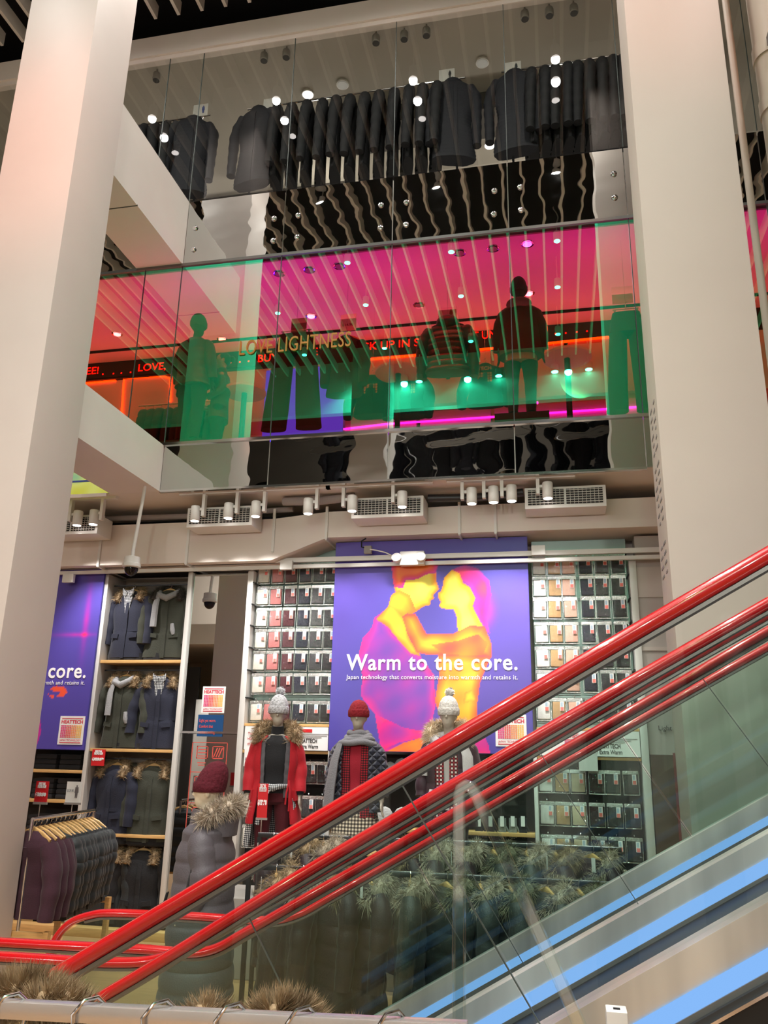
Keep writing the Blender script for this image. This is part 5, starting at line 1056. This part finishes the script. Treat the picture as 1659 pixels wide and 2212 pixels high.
for s_, px0, px1, py in (('EE!', 186, 212, 809), ('LOVE,', 298, 357, 802), ('BUY', 557, 600, 782), ('E', 668, 686, 768), ('CK UP IN S', 780, 905, 757), ('OT UN', 1003, 1072, 735), ('M', 1170, 1183, 722)):
    p = at(px0, py, 10.36); q = at(px1, py-4, 10.36); text(s_, (p.x, 10.362, max(7.455, p.z)), .125, M_LED, tk, q.x-p.x, 'led_lettering', .0005, thick=.001)
dm = MB()
for px, py in ((222, 808), (245, 807), (262, 806), (282, 804), (498, 783), (518, 782), (537, 780), (1200, 721), (1222, 719), (1246, 717), (1268, 715)): p = at(px, py, 10.36); dm.cbox((p.x, 10.362, p.z), .022, .002, .022)
dm.build('led_dots', M_LED, tk, smooth=False)
# glowing wall fittings
M_ORN = emat('orange_neon', (255, 116, 14), 4); M_MAG = emat('magenta_neon', (130, 30, 255), 16)
def neon(label, pix, Y, m, r=.018, cat='neon light', nm='neon_tube'):
    P = [at(px, py, Y) for px, py in pix]; tag(MB().tube(P, r, 8).build(nm, m), label, cat)
neon('orange neon line under the red letters, right of the jacket', [(1018, 757), (1110, 748)], 10.33, M_ORN)
neon('orange neon line under the red letters, left of the padded jacket', [(790, 777), (905, 767)], 10.33, M_ORN)
neon('orange neon line at the right end beside the hanging trousers', [(1171, 743), (1315, 728)], 10.33, M_ORN)
neon('orange neon bar at the far left below the red exclamation mark', [(186, 828), (250, 822)], 10.43, M_ORN)
neon('orange neon doorway frame left of the padded jacket mannequin', [(262, 905), (268, 818), (352, 812), (368, 818), (368, 868)], 10.43, M_ORN)
neon('magenta neon line along the lower counter behind the mannequins legs', [(742, 927), (835, 916), (1060, 901), (1395, 878)], 10.09, M_MAG, .016)
neon('short upright magenta neon right of the dark hooded mannequin', [(1160, 868), (1160, 892)], 10.25, M_MAG)
for k, (x0, x1) in enumerate(((-2.75, -1.75), (-1.7, -.75), (-.7, .25), (.3, 1.25))):
    tag(MB().box(x0, x1, 10.34, 10.44, 6.62, 7.42).build('wall_panel', mat('salmon_panel', (200, 116, 84), .5), bevel=.01), 'salmon wall display panel on the upper floor, %s from the left' % ordn(k), 'panel', 'upper wall panels')
    tag(MB().box(x0, x1, 10.12, 10.42, Z2b-.02, 6.42).build('wall_counter', mat('counter_lilac', (206, 150, 206), .5), bevel=.01), 'counter below the magenta neon, %s from the left' % ordn(k), 'counter', 'upper wall counters')
p = at(575, 808, 10.4); q = at(738, 945, 10.4)
tag(MB().box(p.x, q.x, 10.40, 10.445, 6.1, 7.36).build('blue_screen', emat('blue_glow', (40, 50, 255), 6.0)), 'glowing blue-violet screen behind the hanging trousers', 'screen')
for k, (px, py, r) in enumerate(((860, 808, .29), (528, 850, .28), (1225, 775, .29))):
    p = at(px, py, 9.2); t = world(thing('pedestal_table', 'round pale pedestal table seen from below, ' + ('in the middle', 'beside the shopper', 'at the right end')[k], 'table', (p.x, 9.2, Z2b-.02), 0, 'upper round tables'))
    MB().lathe([(r, 0), (r, .03), (.02, .03)], (p.x, 9.2, p.z), 40).build('table_top', mat('table_white', (236, 226, 220), .5), t); MB().tube([(p.x, 9.2, Z2b), (p.x, 9.2, p.z)], .035, 12).build('pedestal', M_DKMET, t); MB().lathe([(.16, 0), (.16, .015), (.03, .03)], (p.x, 9.2, Z2b-.02), 24).build('foot', M_DKMET, t)
# downlights
for k, (px, py, on) in enumerate(((1139, 527, 1), (1065, 537, 0), (993, 546, 0), (733, 575, 0), (668, 583, 0), (603, 591, 0), (672, 683, 1), (905, 659, 0), (480, 733, 1), (1142, 634, 1), (253, 722, 1))):
    p = atz(px, py, Z3a-.062); t = world(thing('recessed_downlight', '%s recessed downlight in the pink upper ceiling, %s of a scatter read from the right' % ('lit' if on else 'unlit', ordn(k)), 'lamp', p, 0, 'upper downlights'))
    MB().loft([[(p.x+r*cos(2*pi*j/24), p.y+r*sin(2*pi*j/24), p.z+z) for j in range(24)] for r, z in ((.055, 0), (.075, -.006), (.08, .0))]).build('ring', M_CHROME, t)
    MB().lathe([(.052, -.008), (.052, -.004)], p, 20).build('lens', M_LAMP if on else M_GREYP, t)
# LOVE LIGHTNESS on the glass
ll = MB(); p = at(516, 767, 8.175)
gp = text('LOVE LIGHTNESS', (p.x, 8.177, p.z), .20, mat('gold_letter', (176, 122, 46), .5), None, 1.36, 'glass_lettering', 0, 1.05); tag(gp, 'thin gold capital letters stuck on the pink glass', 'lettering')
# hanging goods close to the glass
def ht(label, px, py, Y, m, w=.30, L=1.1, flare=.15, clip=True):
    p = at(px, py, Y); t = world(thing('hanging_trousers', label, 'trousers', (p.x, Y, p.z), 0, 'hanging wide trousers'))
    b = MB()
    b.loft([ring(p.z+z, x, y, p.x, Y, 24, 2.6) for z, x, y in ((0, w*.62, .05), (-.12, w*.74, .07), (-.26, w*.82, .08), (-.3, w*.5, .05))])
    for s_ in (-1, 1): b.loft([ring(p.z+z, x, y, p.x+s_*w*k, Y, 20, 2.4, [4, 5, .5, 6, 7], .05) for z, x, y, k in ((-.2, w*.36, .07, .40), (-.4, w*.40, .075, .46), (-L*.8, w*.46, .08, .60), (-L, w*.48, .08, .66))])
    b.build('trousers', m, t)
    for s_ in (-.5, .5): MB().cbox((p.x+s_*w, Y, p.z+.02), .025, .03, .06).build('clip', M_CHROME, t)
    MB().tube([(p.x, Y, p.z+.12), (p.x, Y, Z3a-.05)], .002, 5).build('hanging_wire', M_CHROME, t)
    MB().tube([(p.x-w*.6, Y, p.z+.05), (p.x+w*.6, Y, p.z+.05)], .006, 6).tube([(p.x, Y, p.z+.05), (p.x, Y, p.z+.12), (p.x+.02, Y, p.z+.14)], .005, 6).build('hanger_bar', M_CHROME, t)
    return t
ht('black wide trousers on a clip hanger before the blue screen', 640, 722, 8.55, M_BLKCL, .33, 1.25)
ht('black trousers on a clip hanger at the right end by the column', 1352, 676, 8.55, M_BLKCL, .24, 1.2)
c = coat('dark cape jacket on a hanger behind the letters on the glass', M_BLKCL, w=.42, L=.72, seed=91, lining=False, pockets=False, name='hanging_jacket', cat='jacket'); p = at(748, 730, 8.55); c.location = (p.x, 8.55, p.z+.09)
c = coat('black glossy padded jacket on a hanger, back to the glass', cloth('gloss_down', (26, 24, 28), .3), w=.50, L=.62, puff=.10, pitch=.075, seed=92, lining=False, pockets=False, hood=True, name='padded_jacket', cat='jacket', sl=.6); p = at(967, 695, 8.55); c.location = (p.x, 8.55, p.z+.07); c.rotation_euler = (0, 0, pi)
for k, (px, py, nm) in enumerate(((805, 815, 'left'), (885, 815, 'middle'), (1048, 790, 'right'))):
    c = coat('dark knit top with a gold grid print behind the %s part of the glass' % nm, M_BLKCL, w=.46, L=.52, seed=93+k, lining=False, pockets=False, name='knit_sweater', cat='sweater', group='upper knit sweaters', sl=.5); p = at(px, py, 9.5); c.location = (p.x, 9.5, p.z+.09)
    q = MB()
    for i in range(5):
        for j in range(4): q.cbox((-.075+.0375*i, -.10, -.35+.035*j), .028, .004, .026)
    g_ = q.build('grid_print', mat('gold_print', (214, 160, 60), .5), None, smooth=False, origin=(0, 0, 0)); g_.parent = c
    if k == 2: g_ = text('TECH', (-.085, -.105, -.20), .05, mat('gold_print', (214, 160, 60), .5), None, .17, 'print_lettering', .002); g_.parent = c
for o in bpy.data.objects:
    if o.name.split('.')[0] in ('hanging_jacket', 'padded_jacket', 'knit_sweater') and not o.parent and o.location.z > 5:
        w_ = MB().tube([(0, 0, .0), (0, 0, Z3a-.05-o.location.z)], .002, 5).build('hanging_wire', M_CHROME, None, origin=(0, 0, 0)); w_.parent = o
SG = [('grey_sign', 645, 706, '$19.90', 'small dark reddish price sign 19.90 above the black wide trousers', mat('dim_card', (120, 100, 100), .5)), ('card_sign', 752, 697, '$14.90', 'pale price sign 14.90 above the dark cape jacket', mat('grey_card', (206, 206, 202), .5))]
for n_, px, py, s_, lab, m in SG: sign(lab, px-17, py-20, px+18, py+19, 8.55, m, [(s_, .12, .3, .7, .001)], mat('sign_ink', (110, 96, 100), .5))
sign('pale sign with a small standing figure above the glossy padded jacket', 947, 662, 986, 695, 8.55, mat('lilac_card', (200, 170, 205), .5), [], M_INK, pic=mat('figure_rust', (120, 50, 40), .6))
sign('plain green-tinted sign above the trousers by the column', 1323, 617, 1365, 657, 8.55, mat('grey_card', (206, 206, 202), .5), [], M_INK)
r_ = tag(MB().tube([(-5.6, 9.6, 6.55), (-4.35, 9.6, 6.55)], .014, 8).build('garment_rail', M_CHROME), 'chrome rail with dark puffers behind the lower left of the glass', 'rail')
for i in range(9): q = place(copy_tree(pf_), -5.5+.125*i, 9.6, 6.545, radians(-70+RND.uniform(-10, 10)), True, 'dark puffer on the upper left rail behind the glass, %s from the left' % ordn(i), 'puffers on the upper left rail')
# ------------------------------------------------------------------ top floor: long dark down coats
ml_ = cloth('ink_down', (20, 23, 33), .75, 0); ml2 = cloth('ink_down_dark', (15, 17, 23), .75, 0)
lc1 = coat('x', ml_, w=.52, L=1.20, d=.2, puff=.05, pitch=.055, seed=101, lining=False, pockets=False, name='long_down_coat', cat='coat', sl=.95, hood=True)
lc2 = coat('x', ml2, w=.48, L=1.16, d=.13, puff=.05, pitch=.055, seed=102, lining=False, pockets=False, name='long_down_coat', cat='coat', sl=.98)
YT, ZR = 8.72, 10.60
RG = 'long down coats of the top floor'
n_ = [0]
def lc(pr, px, rz, lab):
    p = at(px, 250, YT); o = place(pr if not pr.get('u') else copy_tree(pr), p.x, YT+(0 if abs(rz) < 40 else .12), ZR-.016+RND.uniform(-.01, .01), radians(rz+RND.uniform(-4, 4)), True, lab, RG); pr['u'] = 1; return o
lc(lc1, 420, 12, 'front-facing long navy down coat ending the left top rail'); lc(lc1, 556, -8, 'front-facing long navy down coat beginning the middle top rail')
lc(lc1, 980, 10, 'front-facing long navy down coat ending the middle top rail'); lc(lc1, 1112, -8, 'front-facing long navy down coat beginning the right top rail')
for k, px in enumerate(range(300, 400, 25)): lc(lc2, px, 82, 'long dark down coat seen sideways on the left top rail, %s from the left' % ordn(k))
WORDS = [ordn(i) for i in range(12)]+['thirteenth', 'fourteenth', 'fifteenth', 'sixteenth', 'seventeenth', 'eighteenth']
for k, px in enumerate(range(600, 950, 31)): lc(lc2, px, -80, 'long dark down coat seen sideways on the middle top rail, %s from the left' % WORDS[k])
for k, px in enumerate(range(1150, 1400, 25)): lc(lc2, px, -84, 'long dark down coat seen sideways on the right top rail, %s from the left' % WORDS[k])
for o in bpy.data.objects:
    if 'u' in o: del o['u']
for px0, px1, n in ((285, 450, 'left'), (530, 1005, 'middle'), (1085, 1420, 'right')):
    p = at(px0, 250, YT); q = at(px1, 250, YT); t = world(thing('garment_rail', '%s chrome rail of the top floor carrying long dark coats' % n, 'rail', ((p.x+q.x)/2, YT, Z3b-.03)))
    MB().tube([(p.x, YT+.06, ZR), (q.x, YT+.06, ZR)], .014, 8).build('rail', M_CHROME, t)
    for xx in (p.x+.12, q.x-.12): MB().tube([(xx, YT+.06, Z3b-.03), (xx, YT+.06, ZR)], .016, 8).build('post', M_CHROME, t)
for px, py, lab, fig in ((433, 238, 'white top-floor sign with a blue standing figure on the left rail', (70, 84, 150)), (585, 225, 'pale top-floor sign over the start of the middle rail', (90, 90, 90)), (965, 162, 'pale top-floor sign over the end of the middle rail', (50, 50, 52)), (1108, 146, 'pale top-floor sign over the start of the right rail', (50, 60, 62))):
    sign(lab, px-17, py-15, px+17, py+15, YT, mat('grey_card', (206, 206, 202), .5), [], M_INK, pic=mat('fig_%d' % px, fig, .6), stand=.1)
struct('trim_top_duct', MB().box(-2.9, 2.5, 9.7, 10.3, 10.9, 11.2), mat('duct_dark', (84, 80, 76), .6), smooth=False)
struct('trim_top_duct_left', MB().box(-6, -3.2, 11.2, 11.9, 10.75, 11.2), mat('duct_dark', (84, 80, 76), .6), smooth=False)
t = world(thing('wall_sign', 'pale wall board with dark cut-off words behind the long coats', 'sign', (-4.4, 11.2, 9.3))); p = at(495, 452, 11.0); q = at(640, 400, 11.0)
MB().box(p.x, q.x, 11.0, 11.03, 9.9, 10.42).build('board', mat('board_pale', (190, 182, 170), .6), t, smooth=False); text('Extra Fine', (p.x+.08, 10.995, 10.18), .2, M_INK, t, 1.0)
p = at(1275, 318, 9.5); q = at(1400, 282, 9.5); t = world(thing('blue_board', 'bright blue board at the right end under the long coats', 'board', ((p.x+q.x)/2, 9.5, Z3b-.03)))
MB().box(p.x, q.x, 9.5, 9.53, p.z-.25, q.z).build('panel', mat('board_blue', (30, 120, 170), .5), t, smooth=False); MB().box((p.x+q.x)/2-.02, (p.x+q.x)/2+.02, 9.5, 9.53, Z3b-.03, p.z-.25).build('post', M_DKMET, t)
for k, (px, py, on) in enumerate(((337, 174, 0), (570, 132, 0), (618, 125, 0), (812, 94, 0), (873, 86, 0), (921, 78, 0), (1134, 42, 0), (1187, 35, 0), (1240, 29, 0))):
    p = atz(px, py, 11.0); hang_lamp(p, ZT+.05, 'unlit grey track spotlight on the top floor, %s from the left' % WORDS[k], 'top floor track spots', r=.055, h=.12, glow=mat('lamp_off', (70, 68, 66), .3), body=mat('lamp_grey', (140, 136, 130), .4))
for k, (px, py) in enumerate(((665, 205), (740, 184), (1042, 137), (1058, 315), (989, 345))):
    p = atz(px, py, ZT+.03); t = world(thing('recessed_downlight', 'lit disc lamp in the top-floor ceiling, %s of five' % ordn(k), 'lamp', p, 0, 'top floor disc lamps'))
    MB().lathe([(.09, 0), (.09, .03)], p, 24).build('ring', M_WHMET, t); MB().lathe([(.075, -.004), (.075, .0)], p, 24).build('lens', M_LAMP if k in (0, 3, 4) else mat('lens_dim', (190, 190, 186), .3, emit=.15), t)
# ------------------------------------------------------------------ pipes right of the right column
for nm, lab, px, r, Y in (('drain_pipe', 'thin white vertical pipe right of the right column', 1567, .031, 6.5), ('riser_pipe', 'thick white vertical pipe with clamps at the right edge', 1652, .15, 6.2)):
    p = at(px, 0, Y); t = world(thing(nm, lab, 'pipe', (p.x, Y, 0)))
    MB().tube([(p.x, Y, 0), (p.x, Y, 12.2)], r, 24).build('pipe', mat('pipe_paint', (196, 184, 170), .5), t)
    if r > .1:
        for py in (120, 235):
            z = at(px, py, Y).z; MB().loft([[(p.x+rr*cos(2*pi*j/28), Y+rr*sin(2*pi*j/28), z+dz) for j in range(28)] for rr, dz in ((r+.001, -.07), (r+.012, -.07), (r+.012, .07), (r+.001, .07))]).build('clamp', mat('pipe_paint', (196, 184, 170), .5), t)
            MB().cbox((p.x-.03, Y-r-.03, z), .10, .06, .09).build('clamp_bolt', M_GREYP, t)
# ------------------------------------------------------------------ directory print on the side face of the right column
q = MB(); rr = random.Random(3)
for g_, (z0, n) in enumerate(((4.5, 6), (4.02, 7), (3.42, 4))):
    for k in range(n):
        for y0 in (5.86, 6.04): q.box(.772, .7752, y0, y0+rr.uniform(.05, .14), z0-.07*k, z0-.07*k+.018)
o = q.build('directory_lettering', mat('directory_ink', (132, 126, 124), .6), smooth=False); tag(o, 'rows of small grey directory print on the side of the right column', 'lettering')
# ------------------------------------------------------------------ opposite galleries, seen only in the mirrored panels
light('POINT', 'opposite_light', (-3, -5.5, 10.2), 240, (1, .95, .9), .2); light('POINT', 'opposite_light', (0, -5.5, 7.2), 260, (1, .95, .9), .2); light('POINT', 'opposite_light', (-9.5, -5.5, 7.0), 420, (1, .95, .9), .2)  # point lights added without fixtures to brighten the mirrored galleries
struct('trim_opposite_rail', MB().box(-7, 4, -4.02, -3.98, 10.28, 10.31), M_CHROME, smooth=False)
for i in range(16):
    place(copy_tree(lc2 if i % 3 else lc1), -5.8+.6*i, -4.0, 10.28, radians(150+RND.uniform(-40, 40)), True, 'long coat of the opposite gallery, mirrored in the lower panels, %s along its rail' % WORDS[i], 'coats of the opposite gallery')
